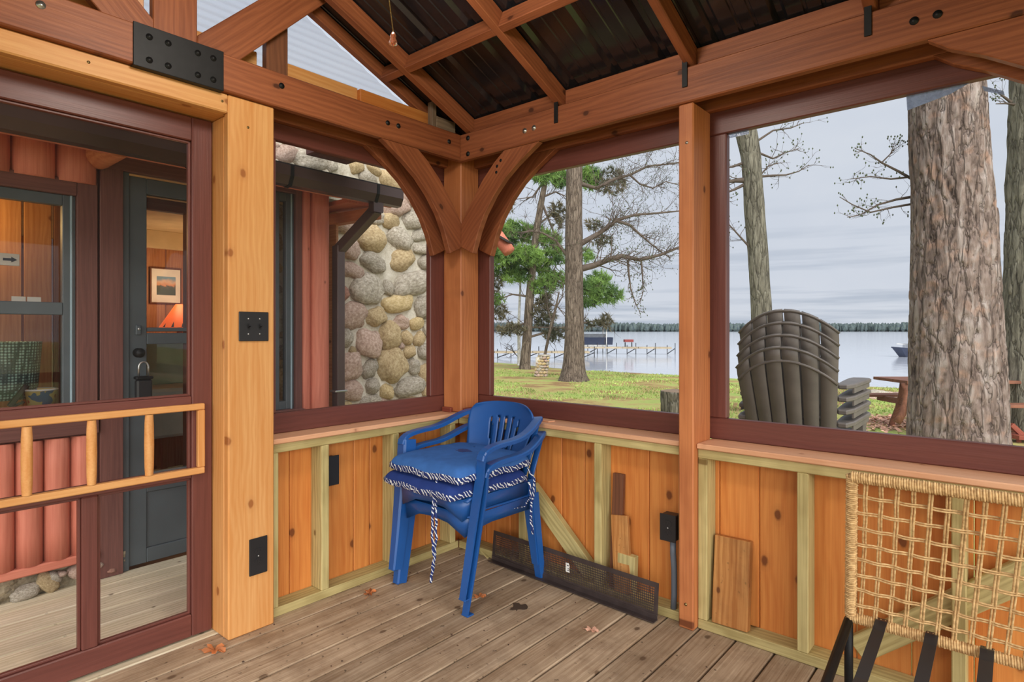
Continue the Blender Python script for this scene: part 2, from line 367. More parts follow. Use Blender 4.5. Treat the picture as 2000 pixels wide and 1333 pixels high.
c = ramp(nt, mth(nt, 'ADD', mth(nt, 'MULTIPLY', a, .8), mth(nt, 'MULTIPLY', g, .25)), [(.42, lin((146, 116, 80))), (.50, lin((172, 156, 100))), (.57, lin((164, 172, 98))), (.72, lin((138, 168, 82)))])
gy = nd(nt, 'SeparateXYZ', i0=tcn).outputs['Y']
setb(b, Base_Color=c, Roughness=.95); b.inputs['Specular IOR Level'].default_value = .1; bump(nt, b, g, .6, .04)
GRASS = plain('grass_blade', (150, 170, 92), .8, 0, .25, .9, .2)
LEAFL = plain('oak_leaf', (186, 112, 62), .7, 0, .2, 20)
LEAFP = plain('pale_leaf', (206, 158, 132), .75, 0, .2, 9)
m, nt, b = newmat('lake_water'); WATER = m
tcn = nd(nt, 'TexCoord').outputs['Object']; q = nd(nt, 'Mapping', Vector=tcn); q.inputs['Scale'].default_value = (.5, .9, 1)
a = nd(nt, 'TexNoise', Vector=q.outputs[0], Scale=1.4, Detail=3.0).outputs[0]
setb(b, Base_Color=lin((196, 202, 212)), Roughness=.1); b.inputs['Specular IOR Level'].default_value = .9; b.inputs['IOR'].default_value = 1.5; bump(nt, b, a, .06, .2)
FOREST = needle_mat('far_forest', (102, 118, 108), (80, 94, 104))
# cushion cloth
CUSH = plain('blue_cushion_cloth', (58, 104, 170), .85, 0, .05, 20, .2)
CUSHD = plain('navy_cushion_cloth', (38, 60, 124), .85, 0, .05, 20, .2)
m, nt, b = newmat('woven_edging'); EDGE = m
tcn = nd(nt, 'TexCoord').outputs['Object']
wv = nd(nt, 'TexWave', dict(wave_type='BANDS', bands_direction='DIAGONAL'), Vector=tcn, Scale=28.0, Distortion=9.0, Detail=2.0).outputs[0]
setb(b, Base_Color=ramp(nt, wv, [(.70, lin((30, 46, 104))), (.92, lin((226, 230, 228)))], 'LINEAR'), Roughness=.9)
m, nt, b = newmat('wet_patch'); WET = m; setb(b, Base_Color=lin((24, 58, 116)), Roughness=.5)
m, nt, b = newmat('crystal'); CRYST = m; setb(b, Base_Color=lin((236, 150, 110)), Roughness=.05, Transmission_Weight=.8, IOR=1.5)
m, nt, b = newmat('picture_print'); PRINT = m
tcn = nd(nt, 'TexCoord').outputs['Object']; sz = nd(nt, 'SeparateXYZ', i0=tcn).outputs['Z']; nz = nd(nt, 'TexNoise', Vector=tcn, Scale=30.0, Detail=3.0).outputs[0]
c = ramp(nt, mth(nt, 'ADD', mth(nt, 'MULTIPLY', sz, 8.0), mth(nt, 'MULTIPLY', nz, .5)), [(.0, lin((70, 84, 78))), (.22, lin((96, 96, 90))), (.3, lin((214, 150, 110))), (.5, lin((220, 186, 160))), (.75, lin((120, 160, 190)))])
setb(b, Base_Color=c, Roughness=.6)
m, nt, b = newmat('lattice_glass'); LATT = m
tcn = nd(nt, 'TexCoord').outputs['Object']; vo = nd(nt, 'TexVoronoi', dict(feature='F1'), Vector=tcn, Scale=75.0, Randomness=.15).outputs['Distance']
setb(b, Base_Color=ramp(nt, vo, [(.2, lin((168, 206, 196))), (.5, lin((62, 82, 80)))]), Roughness=.4); bump(nt, b, vo, .6, .004)
m, nt, b = newmat('painted_bucket'); BUCK = m
tcn = nd(nt, 'TexCoord').outputs['Object']; nz = nd(nt, 'TexNoise', Vector=tcn, Scale=24.0, Detail=1.0)
setb(b, Base_Color=ramp(nt, nz.outputs[0], [(.3, lin((70, 100, 150))), (.42, lin((214, 190, 120))), (.6, lin((216, 194, 130))), (.68, lin((190, 90, 60)))], 'CONSTANT'), Roughness=.5)
# ------------------------------------------------------------------ porch shell
def st(name, label, cat, loc=(0, 0, 0)): return thing(name, loc, label, cat, kind='structure')
def bolt(parent, p, n, r=.012, mat=None, h=.006):
    m = Vector(n).to_track_quat('Z', 'Y').to_matrix().to_4x4(); m.translation = Vector(p)
    return lathe('bolt', [(0, h), (r*.55, h), (r*.6, h*.5), (r, h*.45), (r, 0)], mat or BLACKM, parent, m, 12)
# floor: planks run along y
fl = st('floor', 'weathered grey-brown plank floor of the screened porch', 'floor')
PW = .1433
for k in range(-7, 18):
    x0 = .95+PW*k
    box('plank', (x0+.003, x0+PW-.004), (-3.15, .19), (-.036, R.uniform(-.0012, 0)), FLOOR, fl, .004, grain=1)
dk = st('floor_deck', 'pale plank walkway between porch screen door and log cabin', 'deck')
for k in range(-14, -7):
    x0 = .95+PW*k
    box('plank', (max(x0+.003, -1.03), x0+PW-.003), (-3.3, .35), (-.036, R.uniform(-.0015, 0)), DECK, dk, .004, grain=1)
# wall_left = half wall under the window beside the door
wa = st('wall_left', 'open-stud half wall with orange boards under the stone-facing window', 'wall')
box('sole_plate', (-.089, 0), (-1.088, .0), (0, .038), PT, wa)
box('top_plate', (-.089, 0), (-1.088, .0), (.685, .723), PT, wa)
box('sill', (-.16, .014), (-1.088, -.012), (.7235, .745), SILL, wa, .004)
for y0 in (-1.086, -.846, -.45, -.06): box('stud', (-.088, 0), (y0, y0+.038), (.0385, .6845), PT, wa)
ys = [-1.24, -1.09, -.948, -.80, -.6165, -.524, -.34, -.16, .09]
for a, c in zip(ys, ys[1:]): box('siding_board', (-.108, -.0895), (a+.0015, c-.0015), (.0, .722), ORNG, wa, .004)
# wall_back = half wall facing the lake, posts and their feet
wb = st('wall_back', 'open-stud half wall with orange boards and posts facing the lake', 'wall')
for a, c in ((0.001, 1.3085), (1.3725, 3.5)):
    box('sole_plate', (a, c), (0, .089), (0, .038), PT, wb); box('top_plate', (a, c), (0, .089), (.685, .723), PT, wb)
box('sill', (.032, 1.3085), (-.014, .172), (.7235, .745), SILL, wb, .004); box('sill', (1.3725, 3.5), (-.014, .172), (.7235, .745), SILL, wb, .004)
for x0 in (.43, .88, 1.29, 1.373, 1.746, 2.198, 2.65, 3.1): box('stud', (x0, x0+(.018 if x0 == 1.29 else .038)), (.0005, .0885), (.0385, .6845), PT, wb)
bar('diagonal_brace', (.47, .055, .40), (.85, .055, .045), .085, .036, PT, wb, up=(0, 1, 0)).name
bar('diagonal_brace', (1.93, .05, .09), (2.62, .05, .76-.08), .085, .036, PT, wb, up=(0, 1, 0))
xs = [-.107, .12, .30, .47, .637, .77, .906, 1.11, 1.30, 1.426, 1.584, 1.76, 1.92, 2.083, 2.25, 2.42, 2.6, 2.8, 3.0, 3.25, 3.5]
for a, c in zip(xs, xs[1:]): box('siding_board', (a+.0015, c-.0015), (.0895, .108), (0, .722), ORNG, wb, .004)
box('corner_post', (-.11, .03), (-.0115, .13), (.7455, 2.245), POST, wb, .006)
box('middle_post', (1.309, 1.372), (-.04, .1305), (0, 2.109), POST, wb, .005)
bolt(wb, (1.341, -.04, .10), (0, -1, 0), .006, BRASS); bolt(wb, (1.345, -.04, 1.95), (0, -1, 0), .006, STEEL)
for p in ((-.1, -.03, -.034, -.012), (.031, .05, .0, .12)): box('post_foot_block', (p[0], p[1]) if p[0] < 0 else (p[0], p[1]), (p[2], p[3]), (.7455, .772), REDW, wb)
# screened openings
def window(n, label, fr, mesh_pts, spline=None):
    wn = st('window_%d' % n, label, 'window')
    for nm, x, y, zz in fr: box(nm, x, y, zz, BROWN, wn, .004)
    obj('insect_screen', mesh('insect_screen', mesh_pts, [(0, 1, 2, 3)], MESHS), wn); return wn
A0, A1 = -.15, -.112; B0, B1 = .1315, .1695
window(1, 'brown-framed screen opening facing the stone chimney', [
    ('bottom_rail', (A0, A1), (-1.085, .1), (.7455, .834)), ('top_rail', (A0, A1), (-1.085, .1), (2.034, 2.14)),
    ('stile', (A0, A1), (-.106, .1), (.8345, 2.0335)), ('stile', (A0, A1), (-1.085, -1.0), (.8345, 2.0335))],
    [(-.14, -1.0, .834), (-.14, -.106, .834), (-.14, -.106, 2.034), (-.14, -1.0, 2.034)])
window(2, 'brown-framed screen opening between corner post and middle post, lake view', [
    ('bottom_rail', (-.05, 1.34), (B0, B1), (.7455, .834)), ('top_rail', (-.05, 1.34), (B0, B1), (2.013, 2.14)),
    ('stile', (-.05, .114), (B0, B1), (.8345, 2.0125)), ('stile', (1.246, 1.34), (B0, B1), (.8345, 2.0125))],
    [(.114, .16, .834), (1.246, .16, .834), (1.246, .16, 2.013), (.114, .16, 2.013)])
w3 = window(3, 'brown-framed screen opening in front of the big pine trunk', [
    ('bottom_rail', (1.3415, 3.4), (B0, B1), (.7455, .834)), ('top_rail', (1.3415, 3.4), (B0, B1), (2.013, 2.14)),
    ('stile', (1.3415, 1.439), (B0, B1), (.8345, 2.0125)), ('stile', (3.3, 3.4), (B0, B1), (.8345, 2.0125))],
    [(1.439, .16, .834), (3.3, .16, .834), (3.3, .16, 2.013), (1.439, .16, 2.013)])
def film(poly):
    vs = [tuple(PY(px, py, .157)) for px, py in poly]; n = len(vs)
    vs2 = [(v[0], v[1]-.0008, v[2]) for v in vs]
    fs = [tuple(range(n)), tuple(range(2*n-1, n-1, -1))]+[(i, (i+1) % n, n+(i+1) % n, n+i) for i in range(n)]
    obj('tape_patch', mesh('tape_patch', vs+vs2, fs, FILM), w3)
film([(1770, 186), (1880, 158), (1897, 160), (1858, 183), (1772, 216)]); film([(1422, 257), (1462, 250), (1463, 262), (1425, 270)]); film([(1918, 168), (1960, 178), (1962, 186), (1922, 178)])
# screen door
dr = st('door_1', 'brown screen door with a golden spindle rail across its middle', 'door', (-.09, -1.69, 0))
D0, D1 = -.122, -.088
for a, c in ((-1.357, -1.281), (-2.10, -2.024)): box('stile', (D0, D1), (a, c), (.006, 2.03), BROWN, dr, .004)
box('top_rail', (D0, D1), (-2.0235, -1.3575), (1.937, 2.03), BROWN, dr, .004); box('bottom_rail', (D0, D1), (-2.0235, -1.3575), (.006, .092), BROWN, dr, .004)
box('middle_rail', (D0, D1), (-2.0235, -1.3575), (.908, .942), BROWN, dr, .004); box('middle_rail', (D0, D1), (-2.0235, -1.3575), (.622, .652), BROWN, dr, .004)
box('mullion', (D0, D1), (-1.716, -1.667), (.0925, .6215), BROWN, dr, .004)
for a, c, z0, z1 in ((-2.0235, -1.3575, .942, 1.937), (-2.0235, -1.3575, .652, .908), (-2.0235, -1.716, .092, .622), (-1.667, -1.3575, .092, .622)):
    for nm, y, zz in (('glazing_bead', (a, a+.009), (z0, z1)), ('glazing_bead', (c-.009, c), (z0, z1)), ('glazing_bead', (a, c), (z0, z0+.009)), ('glazing_bead', (a, c), (z1-.009, z1))):
        box(nm, (-.118, -.1), y, zz, BROWN, dr, .002)
obj('insect_screen', mesh('insect_screen', [(-.117, -2.0235, .092), (-.117, -1.357, .092), (-.117, -1.357, 1.937), (-.117, -2.0235, 1.937)], [(0, 1, 2, 3)], MESHD), dr)
sp = bar('spindle_rail', (-.0745, -2.06, .901), (-.0745, -1.319, .901), .026, .024, GOLD, dr); bar('spindle_rail', (-.0745, -2.06, .652), (-.0745, -1.319, .652), .026, .024, GOLD, dr)
bar('spindle_end', (-.0745, -1.3305, .6645), (-.0745, -1.3305, .8885), .022, .026, GOLD, dr); bar('spindle_end', (-.0745, -2.05, .6645), (-.0745, -2.05, .8885), .022, .026, GOLD, dr)
for y in (-1.868, -1.691, -1.512): lathe('spindle', [(.0135, .665), (.0155, .70), (.0165, .777), (.0155, .85), (.0135, .888)], GOLD, dr, Matrix.Translation((-.0745, y, 0)), 12)
# golden casing round the door
tr = st('trim_1', 'golden pine casing boards and header round the screen door', 'trim')
box('casing_board', (.007, .045), (-1.277, -1.091), (0, 2.109), GOLD, tr, .005); box('jamb', (-.13, .0065), (-1.277, -1.24), (0, 2.034), GOLD, tr, .004)
box('header_board', (.007, .045), (-2.3, -1.2775), (2.036, 2.109), GOLD, tr, .005); box('header_soffit', (-.13, .0065), (-2.3, -1.24), (2.036, 2.075), GOLD, tr, .004)
box('casing_board', (.007, .045), (-2.30, -2.115), (0, 2.0355), GOLD, tr, .005); box('jamb', (-.13, .0065), (-2.14, -2.105), (0, 2.034), GOLD, tr, .004)
for y, zz in ((-1.73, 2.078), (-1.30, 2.075), (-1.2, 2.0)): bolt(tr, (.045, y, zz), (1, 0, 0), .005, BRASS, .002)
# ------------------------------------------------------------------ roof
ce = st('ceiling', 'timber porch roof frame under dark ribbed metal sheets', 'ceiling')
SL = 5/12; RY = -1.46
zb = lambda y: 2.265-SL*(y+.05)
BZ = (2.11, 2.25)
box('beam', (.0305, 3.6), (-.05, -.0125), BZ, BEAM, ce, .005); box('beam', (-.11, 3.6), (.0925, .1305), (2.105, 2.25), BEAM, ce, .005)
box('beam', (.0305, .068), (-3.0, -.0505), BZ, BEAM, ce, .005); box('beam', (-.11, -.072), (-3.0, .092), (2.105, 2.25), BEAM, ce, .005)
for p in ((-1.072, 2.198), (-.536, 2.187), (-.472, 2.189), (-.136, 2.193)): bolt(ce, (.068, *p), (1, 0, 0))
bolt(ce, (.068, -1.86, 2.204), (1, 0, 0), .013, STEEL)
for p, mt in (((.123, 2.221), None), ((.123, 2.137), None), ((.514, 2.175), STEEL), ((.571, 2.177), STEEL), ((2.107, 2.178), None), ((2.168, 2.178), None)): bolt(ce, (p[0], -.05, p[1]), (0, -1, 0), .013, mt)
RX = [.09, .69, 1.335, 1.965, 2.6, 3.22]
cs = math.cos(math.atan(SL)); dep = .088*cs
def rafter(name, x0, wdt, zoff=0, d=dep, y0=.33, parent=ce):
    for sgn in (1, -1):
        ya, yb = (y0, RY) if sgn == 1 else (2*RY-y0, RY)
        za = zb(y0)+zoff; zt = zb(RY)+zoff
        n = Vector((0, SL*sgn, 1)).normalized()*(d/2)
        bar(name, Vector((x0+wdt/2, ya, za))+n, Vector((x0+wdt/2, yb, zt))+n, wdt, d, BEAM, parent)
for x0 in RX: rafter('rafter', x0, .038)
rafter('gable_rafter', -.10, .038, .026, .058)
for a, c in zip(RX, RX[1:]):
    box('eave_block', (a+.0385, c-.0005), (-.012, .024), (2.2505, 2.33), BEAM, ce)
    for yy in (-.47, -1.0):
        p = Vector((0, yy, zb(yy)))+Vector((0, SL, 1)).normalized()*(dep/2)
        bar('purlin_block', (a+.0385, p.y, p.z), (c-.0005, p.y, p.z), .038, dep*.98, BEAM, ce, up=Vector((0, SL, 1)))
for yy in (-.47,):
    p = Vector((0, yy, zb(yy)))+Vector((0, SL, 1)).normalized()*(dep/2)
    bar('purlin_block', (-.06, p.y, p.z), (.0895, p.y, p.z), .038, dep*.9, BEAM, ce, up=Vector((0, SL, 1)))
for sx in (.705, 1.342, 1.980, 2.61):
    box('hook_strap', (sx-.011, sx+.011), (-.0555, -.0505), (2.170, 2.305), BLACKM, ce, .001)
    box('hook_strap', (sx-.011, sx+.011), (-.0555, -.012), (2.3055, 2.311), BLACKM, ce, .001)
bar('ridge_beam', (-.11, RY, zb(RY)-.02), (3.6, RY, zb(RY)-.02), .04, .12, BEAM, ce)
# ribbed metal sheets
def sheet(xa, xb, sgn):
    prof = []; x = xa; pitch = .229
    while x < xb-1e-6:
        for dx, dz in ((0, 0), (.016, .02), (.036, .02), (.052, 0), (.105, 0), (.109, .004), (.117, .004), (.121, 0), (.164, 0), (.168, .004), (.176, .004), (.180, 0)):
            if x+dx <= xb: prof.append((x+dx, dz))
        x += pitch
    prof.append((xb, 0)); vs = []; fs = []; n = len(prof)
    zr = lambda y: 2.3575-SL*(y+.05)
    for y in (.36, RY):
        for px_, dz in prof: vs.append((px_, y if sgn == 1 else 2*RY-y, zr(y)+dz))
    for i in range(n-1): fs.append((i, i+1, n+i+1, n+i))
    return obj('roof_sheet', mesh('roof_sheet', vs, fs, ROOF), ce)
for i in range(4):
    for sgn in (1, -1): sheet(-.165+.916*i, -.165+.916*(i+1), sgn)
# gable boards added at the unseen end to keep sun off the roof timbers
yy = 2*RY+.05
while yy < -.06:
    y1 = min(yy+.18, -.05); zt = lambda v: 2.345-SL*((v if v > RY else 2*RY-v)+.05)
    prism('sun_block_board', [(yy+.001, 2.251), (y1-.001, 2.251), (y1-.001, max(2.26, zt(y1))), (yy+.001, max(2.26, zt(yy)))] if not yy < RY < y1 else [(yy+.001, 2.251), (y1-.001, 2.251), (y1-.001, zt(y1)), (RY, zt(RY)), (yy+.001, zt(yy))], .018, ORNG, ce, axes((0, 1, 0), (0, 0, 1), (1, 0, 0), (3.48, 0, 0)))
    yy += .18
box('beam', (3.44, 3.478), (-2.92, -.0505), BZ, BEAM, ce, .005)
# king-post truss over the door
KX = (.0, .038)
box('king_post', KX, (-1.537, -1.387), (2.2505, zb(RY)-.08), BEAM, ce, .004)
box('king_post', (-.06, -.022), (-1.60, -1.545), (2.2505, 2.75), SILL, ce, .004)
for sgn in (1, -1):
    y = lambda v: RY+sgn*(v-RY)
    poly = [(y(-1.3865), 2.2505), (y(-1.24), 2.2505), (y(-.72), 2.79-.255), (y(-.80), 2.63-.052), (y(-1.3865), 2.31)]
    q2 = math.sqrt(.5); e1 = Vector((0, sgn*q2, q2)); e2 = Vector((0, -q2, sgn*q2)); o_ = Vector((.019, y(-1.15), 2.45))
    pts = [(-1.3865, 2.251), (-1.236, 2.251), (-.818, 2.672), (-.95, 2.727), (-1.3865, 2.297)]
    pp = [((Vector((.019, y(a), c))-o_).dot(e1), (Vector((.019, y(a), c))-o_).dot(e2)) for a, c in pts]
    prism('truss_web', pp, .036, BEAM, ce, axes(e1, e2, e1.cross(e2), o_), .003)
pl = box('splice_plate', (.0685, .073), (-1.609, -1.306), (2.105, 2.253), BLACKM, ce, .0015)
box('splice_plate', (.03, .0728), (-1.609, -1.306), (2.1035, 2.1085), BLACKM, ce, .0015)
for yy in (-1.56, -1.50, -1.40, -1.345):
    for zz in (2.135, 2.215): bolt(ce, (.073, yy, zz), (1, 0, 0), .011)
box('gable_rail', (-.11, -.082), (-.97, -.60), (2.2505, 2.372), GOLD, ce); box('gable_rail', (-.11, -.06), (-.5995, -.16), (2.2505, 2.366), ORNG, ce)
box('gable_rail', (-.11, -.082), (-1.40, -1.10), (2.2505, 2.372), GOLD, ce); box('gable_rail', (-.11, -.082), (-2.7, -1.62), (2.2505, 2.372), GOLD, ce)
box('gable_stub', (-.06, -.02), (-1.09, -.995), (2.2505, 2.50), DKOFF, ce); box('gable_stub', (-.02, .018), (-.208, -.178), (2.2505, 2.40), GREYB, ce); box('gable_stub', (-.02, .018), (-.1775, -.04), (2.2505, 2.33), GREYB, ce)
# corrugated clear panel
vs = []; fs = []; rows = 0; zz = 2.30
while zz < 2.86:
    t = (zz-2.293)/SL; ya = -.045-t; yb = 2*RY-ya; xx = -.118+.004*math.sin(zz*2*math.pi/.032)
    vs += [(xx, ya, zz), (xx, yb, zz)]; rows += 1; zz += .004
fs = [(2*i, 2*i+1, 2*i+3, 2*i+2) for i in range(rows-1)]
obj('gable_panel', mesh('gable_panel', vs, fs, POLY, True), ce)
# arched knee braces
def brace(o, ax, off, th, parent):
    lo = [(.60, 2.108), (.53, 2.066), (.455, 2.02), (.38, 1.965), (.305, 1.89), (.238, 1.80), (.195, 1.715), (.164, 1.63), (.155, 1.605)]
    up_ = [(.068, 1.645), (.068, 1.767), (.105, 1.83), (.164, 1.905), (.23, 1.985), (.31, 2.061), (.375, 2.108)]
    poly = lo+up_
    q2 = math.sqrt(.5); poly = [((a+c-2.2)*q2, (c-a-1.6)*q2) for a, c in poly]
    h_ = Vector((1, 0, 0)) if ax == 'B' else Vector((0, -1, 0)); u_ = Vector((0, 0, 1))
    e1 = (h_+u_)*q2; e2 = (u_-h_)*q2; org = (Vector((o, off, 0)) if ax == 'B' else Vector((off, o, 0)))+h_*.3+u_*1.9
    m4 = axes(e1, e2, e1.cross(e2), org)
    br = prism('knee_brace', poly, th, BEAM, parent, m4, .003)
    return br
brace(0, 'B', -.031, .036, ce); brace(0, 'B', .110, .036, ce)
brace(.03, 'A', .049, .036, ce); brace(.04, 'A', -.091, .036, ce)
for p in ((.33, -.0495, 2.035), (.355, -.0495, 2.06), (.325, -.0495, 2.005)): bolt(ce, p, (0, -1, 0), .008, BLACKM, .001)
# right-hand bay: next brace pair coming down to a post out of view
def brace_m(xp, off):
    m4 = axes((-1, 0, 0), (0, 0, 1), (0, 1, 0), (xp, off, 0))
    lo = [(.66, 2.108), (.60, 2.062), (.52, 2.02), (.42, 1.955), (.32, 1.87), (.24, 1.78), (.195, 1.70), (.164, 1.61)]
    up_ = [(.068, 1.63), (.068, 1.767), (.12, 1.87), (.2, 1.98), (.29, 2.05), (.38, 2.108)]
    prism('knee_brace', lo+up_, .036, BEAM, ce, m4, .003)
brace_m(2.80, -.031); brace_m(2.80, .110)
box('end_post', (2.73, 2.87), (-.0115, .13), (.7455, 2.109), POST, wb, .006)
# ------------------------------------------------------------------ things in the porch
def arc(a, b, n): return [a+(b-a)*i/(n-1) for i in range(n)]
def bez(p0, p1, p2, p3, n=10):
    out = []
    for i in range(n):
        t = i/(n-1); s = 1-t
        out.append(Vector(p0)*s**3+Vector(p1)*3*s*s*t+Vector(p2)*3*s*t*t+Vector(p3)*t**3)
    return out
def wallplate(name, c, n, wd, ht, label, cat, kind):
    """black cover plate; n = outward normal, c = centre on the wall"""
    n = Vector(n); up = Vector((0, 0, 1)); sd = up.cross(n)
    t = thing(name, c, label, cat); m = axes(sd, up, n, Vector(c))
    prism('cover_plate', [(-wd/2, -ht/2), (wd/2, -ht/2), (wd/2, ht/2), (-wd/2, ht/2)], .006, BLACKP, t, m @ Matrix.Translation((0, 0, .0035)), .002)
    loc = lambda u, v, h=.0066: m @ Matrix.Translation((u, v, h))
    if kind == 'switch':
        for u in (-.023, .023):
            prism('toggle_slot', [(-.005, -.012), (.005, -.012), (.005, .012), (-.005, .012)], .001, INK, t, loc(u, 0))
            prism('toggle', [(0, -.004), (.014, .002), (.013, .008), (0, .004)], .008, BLACKP, t, m @ Matrix.Translation((u, 0, .007)) @ Matrix(((0, 0, 1, 0), (0, 1, 0, 0), (1, 0, 0, 0), (0, 0, 0, 1))))
            for v in (-.03, .03): lathe('screw', [(0, .0012), (.003, .001), (.0034, 0)], STEEL, t, loc(u, v), 10)
    else:
        for v in (-.0195, .0195):
            rc = prism('receptacle', [(math.cos(q)*.0165, max(-.0125, min(.0125, math.sin(q)*.0165))) for q in arc(0, 2*math.pi*23/24, 24)], .002, BLACKP, t, loc(0, v, .0072))
            for u in (-.006, .006): prism('slot', [(-.001, -.004), (.001, -.004), (.001, .004), (-.001, .004)], .0006, INK, rc, loc(u, v+.003, .0084))
            lathe('ground_hole', [(0, .0003), (.0025, .0003), (.0025, 0)], INK, rc, loc(0, v-.007, .0082), 10)
        lathe('screw', [(0, .0012), (.003, .001), (.0034, 0)], STEEL, t, loc(0, 0), 10)
    return t
wallplate('light_switch', (.0455, -1.178, 1.214), (1, 0, 0), .120, .116, 'black double toggle switch plate on the golden door casing', 'switch', 'switch')
wallplate('wall_outlet', (.0455, -1.160, .298), (1, 0, 0), .074, .146, 'black outlet plate low on the golden door casing', 'outlet', 'outlet')
ob = wallplate('wall_outlet', (1.246, -.001, .377), (0, -1, 0), .072, .112, 'black outlet box on grey conduit beside the middle post', 'outlet', 'outlet')
box('back_box', (1.213, 1.279), (-.0005, .05), (.325, .43), BLACKP, ob, .003)
tube('conduit', [(1.258, .018, .324), (1.258, .018, .27), (1.263, .018, .2), (1.263, .018, .10), (1.26, .018, .0385)], .0125, GREYPVC, ob, 12)
jb = thing('junction_box', (-.07, -.765, .555), 'black junction box on the orange boards behind the near stud', 'junction box')
box('back_box', (-.089, -.045), (-.80, -.738), (.492, .616), BLACKP, jb, .006); box('cover_plate', (-.0448, -.038), (-.807, -.731), (.486, .622), BLACKP, jb, .003)
# --- blue stacking armchairs
def blue_chair(label):
    t = thing('stacking_armchair', (0, 0, 0), label, 'chair', 'blue stacking armchairs')
    # seat
    nu, nv = 17, 15; vs = []; fs = []
    for j in range(nv):
        v = j/(nv-1); y = -.235+.43*v
        hw = .215+.02*math.cos(v*1.6)
        for i in range(nu):
            u = i/(nu-1)*2-1
            zz = .415-.018*(1-u*u)*(1-(2*v-1)**2*.4)+.012*(1-v)-.02*max(0, .12-v)/.12*1.2
            vs.append((u*hw, y, zz))
    for j in range(nv-1):
        for i in range(nu-1): fs.append((j*nu+i, j*nu+i+1, (j+1)*nu+i+1, (j+1)*nu+i))
    o = obj('seat', mesh('seat', vs, fs, BLUE, True), t); md = o.modifiers.new('s', 'SOLIDIFY'); md.thickness = .007; md.offset = -1
    # apron under the seat edge
    pts = [(-.222, .18, .40), (-.232, -.1, .40), (-.232, -.19, .40), (-.205, -.236, .395), (-.1, -.243, .40), (0, -.245, .402), (.1, -.243, .40), (.205, -.236, .395), (.232, -.19, .40), (.232, -.1, .40), (.222, .18, .40)]
    hh = [.05, .045, .055, .085, .045, .038, .045, .085, .055, .045, .05]
    vs = []; fs = []
    for p, h in zip(pts, hh):
        q = Vector(p); c = Vector((q.x*.975, q.y+.004, q.z-h)); vs += [(q.x, q.y, q.z+.012), tuple(c)]
    fs = [(2*i, 2*i+1, 2*i+3, 2*i+2) for i in range(len(pts)-1)]
    o = obj('apron', mesh('apron', vs, fs, BLUE, True), t); md = o.modifiers.new('s', 'SOLIDIFY'); md.thickness = .006; md.offset = 0
    # backrest with slots
    nu, nv = 45, 40; vs = []; fs = []; keep = {}
    def bp(u, v):
        h = .405+.357*v; hw = .16+.058*min(1, v*1.5)**1.2
        if v > .78: hw *= math.sqrt(max(.0, 1-((v-.78)/.22)**2.6*.32))
        x = u*hw; y = .185+.10*v-.055*abs(u)**2.2+.012*math.sin(v*3)
        return (x, y, h-.02*(abs(u)**3)*max(0, (v-.7)/.3))
    for j in range(nv):
        for i in range(nu): vs.append(bp(i/(nu-1)*2-1, j/(nv-1)))
    for j in range(nv-1):
        for i in range(nu-1):
            u = (i+.5)/(nu-1)*2-1; v = (j+.5)/(nv-1); hole = False
            for c in (-.46, -.23, 0, .23, .46):
                if abs(u-c*(.75+.25*v)) < .034 and .12 < v < .80-.03*abs(c)*2: hole = True
            if not hole: fs.append((j*nu+i, j*nu+i+1, (j+1)*nu+i+1, (j+1)*nu+i))
    o = obj('backrest', mesh('backrest', vs, fs, BLUE, True), t); md = o.modifiers.new('s', 'SOLIDIFY'); md.thickness = .008; md.offset = 0
    prof = [(-.024, -.008), (-.024, .006), (-.018, .010), (.018, .010), (.024, .006), (.024, -.008), (.020, -.008), (.019, .003), (-.019, .003), (-.020, -.008)]
    legp = [(-.020, -.004), (-.020, .004), (.018, .004), (.026, -.004), (.030, -.052), (.022, -.052), (.018, -.006), (-.014, -.005)]
    for s in (-1, 1):
        path = bez((s*.222, .25, .70), (s*.262, .19, .695), (s*.275, .12, .645), (s*.275, .03, .634), 9)+bez((s*.275, -.0, .631), (s*.273, -.11, .626), (s*.272, -.183, .625), (s*.268, -.190, .575), 9)
        pr = [(a, c) for a, c in prof]
        sweep('armrest', path, pr, BLUE, t, side=[Vector((1, 0, 0))]*len(path), smooth=False)
        front = [(s*.270, -.186, .60), (s*.267, -.194, .5), (s*.260, -.214, .38), (s*.248, -.245, .16), (s*.240, -.270, .004)]
        pr2 = [(-s*a, c) for a, c in legp]
        lg = sweep('leg', front, pr2, BLUE, t, side=(1, 0, 0), scale=[1.15, 1.2, 1.15, .98, .85])
        box('foot', (s*.240-.02, s*.240+.02), (-.274, -.236), (0, .006), BLUE, lg, .002)
        rear = [(s*.205, .18, .42), (s*.21, .19, .3), (s*.216, .215, .12), (s*.22, .232, .002)]
        sweep('leg', rear, [(-.022, -.004), (-.022, .004), (.022, .004), (.026, -.03), (.018, -.03), (.016, -.004)] if s > 0 else [(.022, -.004), (.022, .004), (-.022, .004), (-.026, -.03), (-.018, -.03), (-.016, -.004)], BLUE, t, side=(1, 0, 0), scale=[1.15, 1.1, .95, .8])
        tube('rear_support', [(s*.19, .17, .41), (s*.205, .20, .52), (s*.226, .243, .69)], [(.018, .006)]*3, BLUE, t, 8, flat=(1, 0, 0))
    return t
CH = (.362, -.262)
c1 = blue_chair('lower blue plastic armchair of the stack, standing on the plank floor')
c2 = copy_tree(c1); c2['label'] = 'upper blue plastic armchair of the stack, cushions on its seat'
move_root(c1, Matrix.Translation((CH[0], CH[1], 0)) @ Matrix.Rotation(math.radians(-2), 4, 'Z'))
move_root(c2, Matrix.Translation((CH[0]-.003, CH[1]-.022, .072)) @ Matrix.Rotation(math.radians(-1), 4, 'Z'))
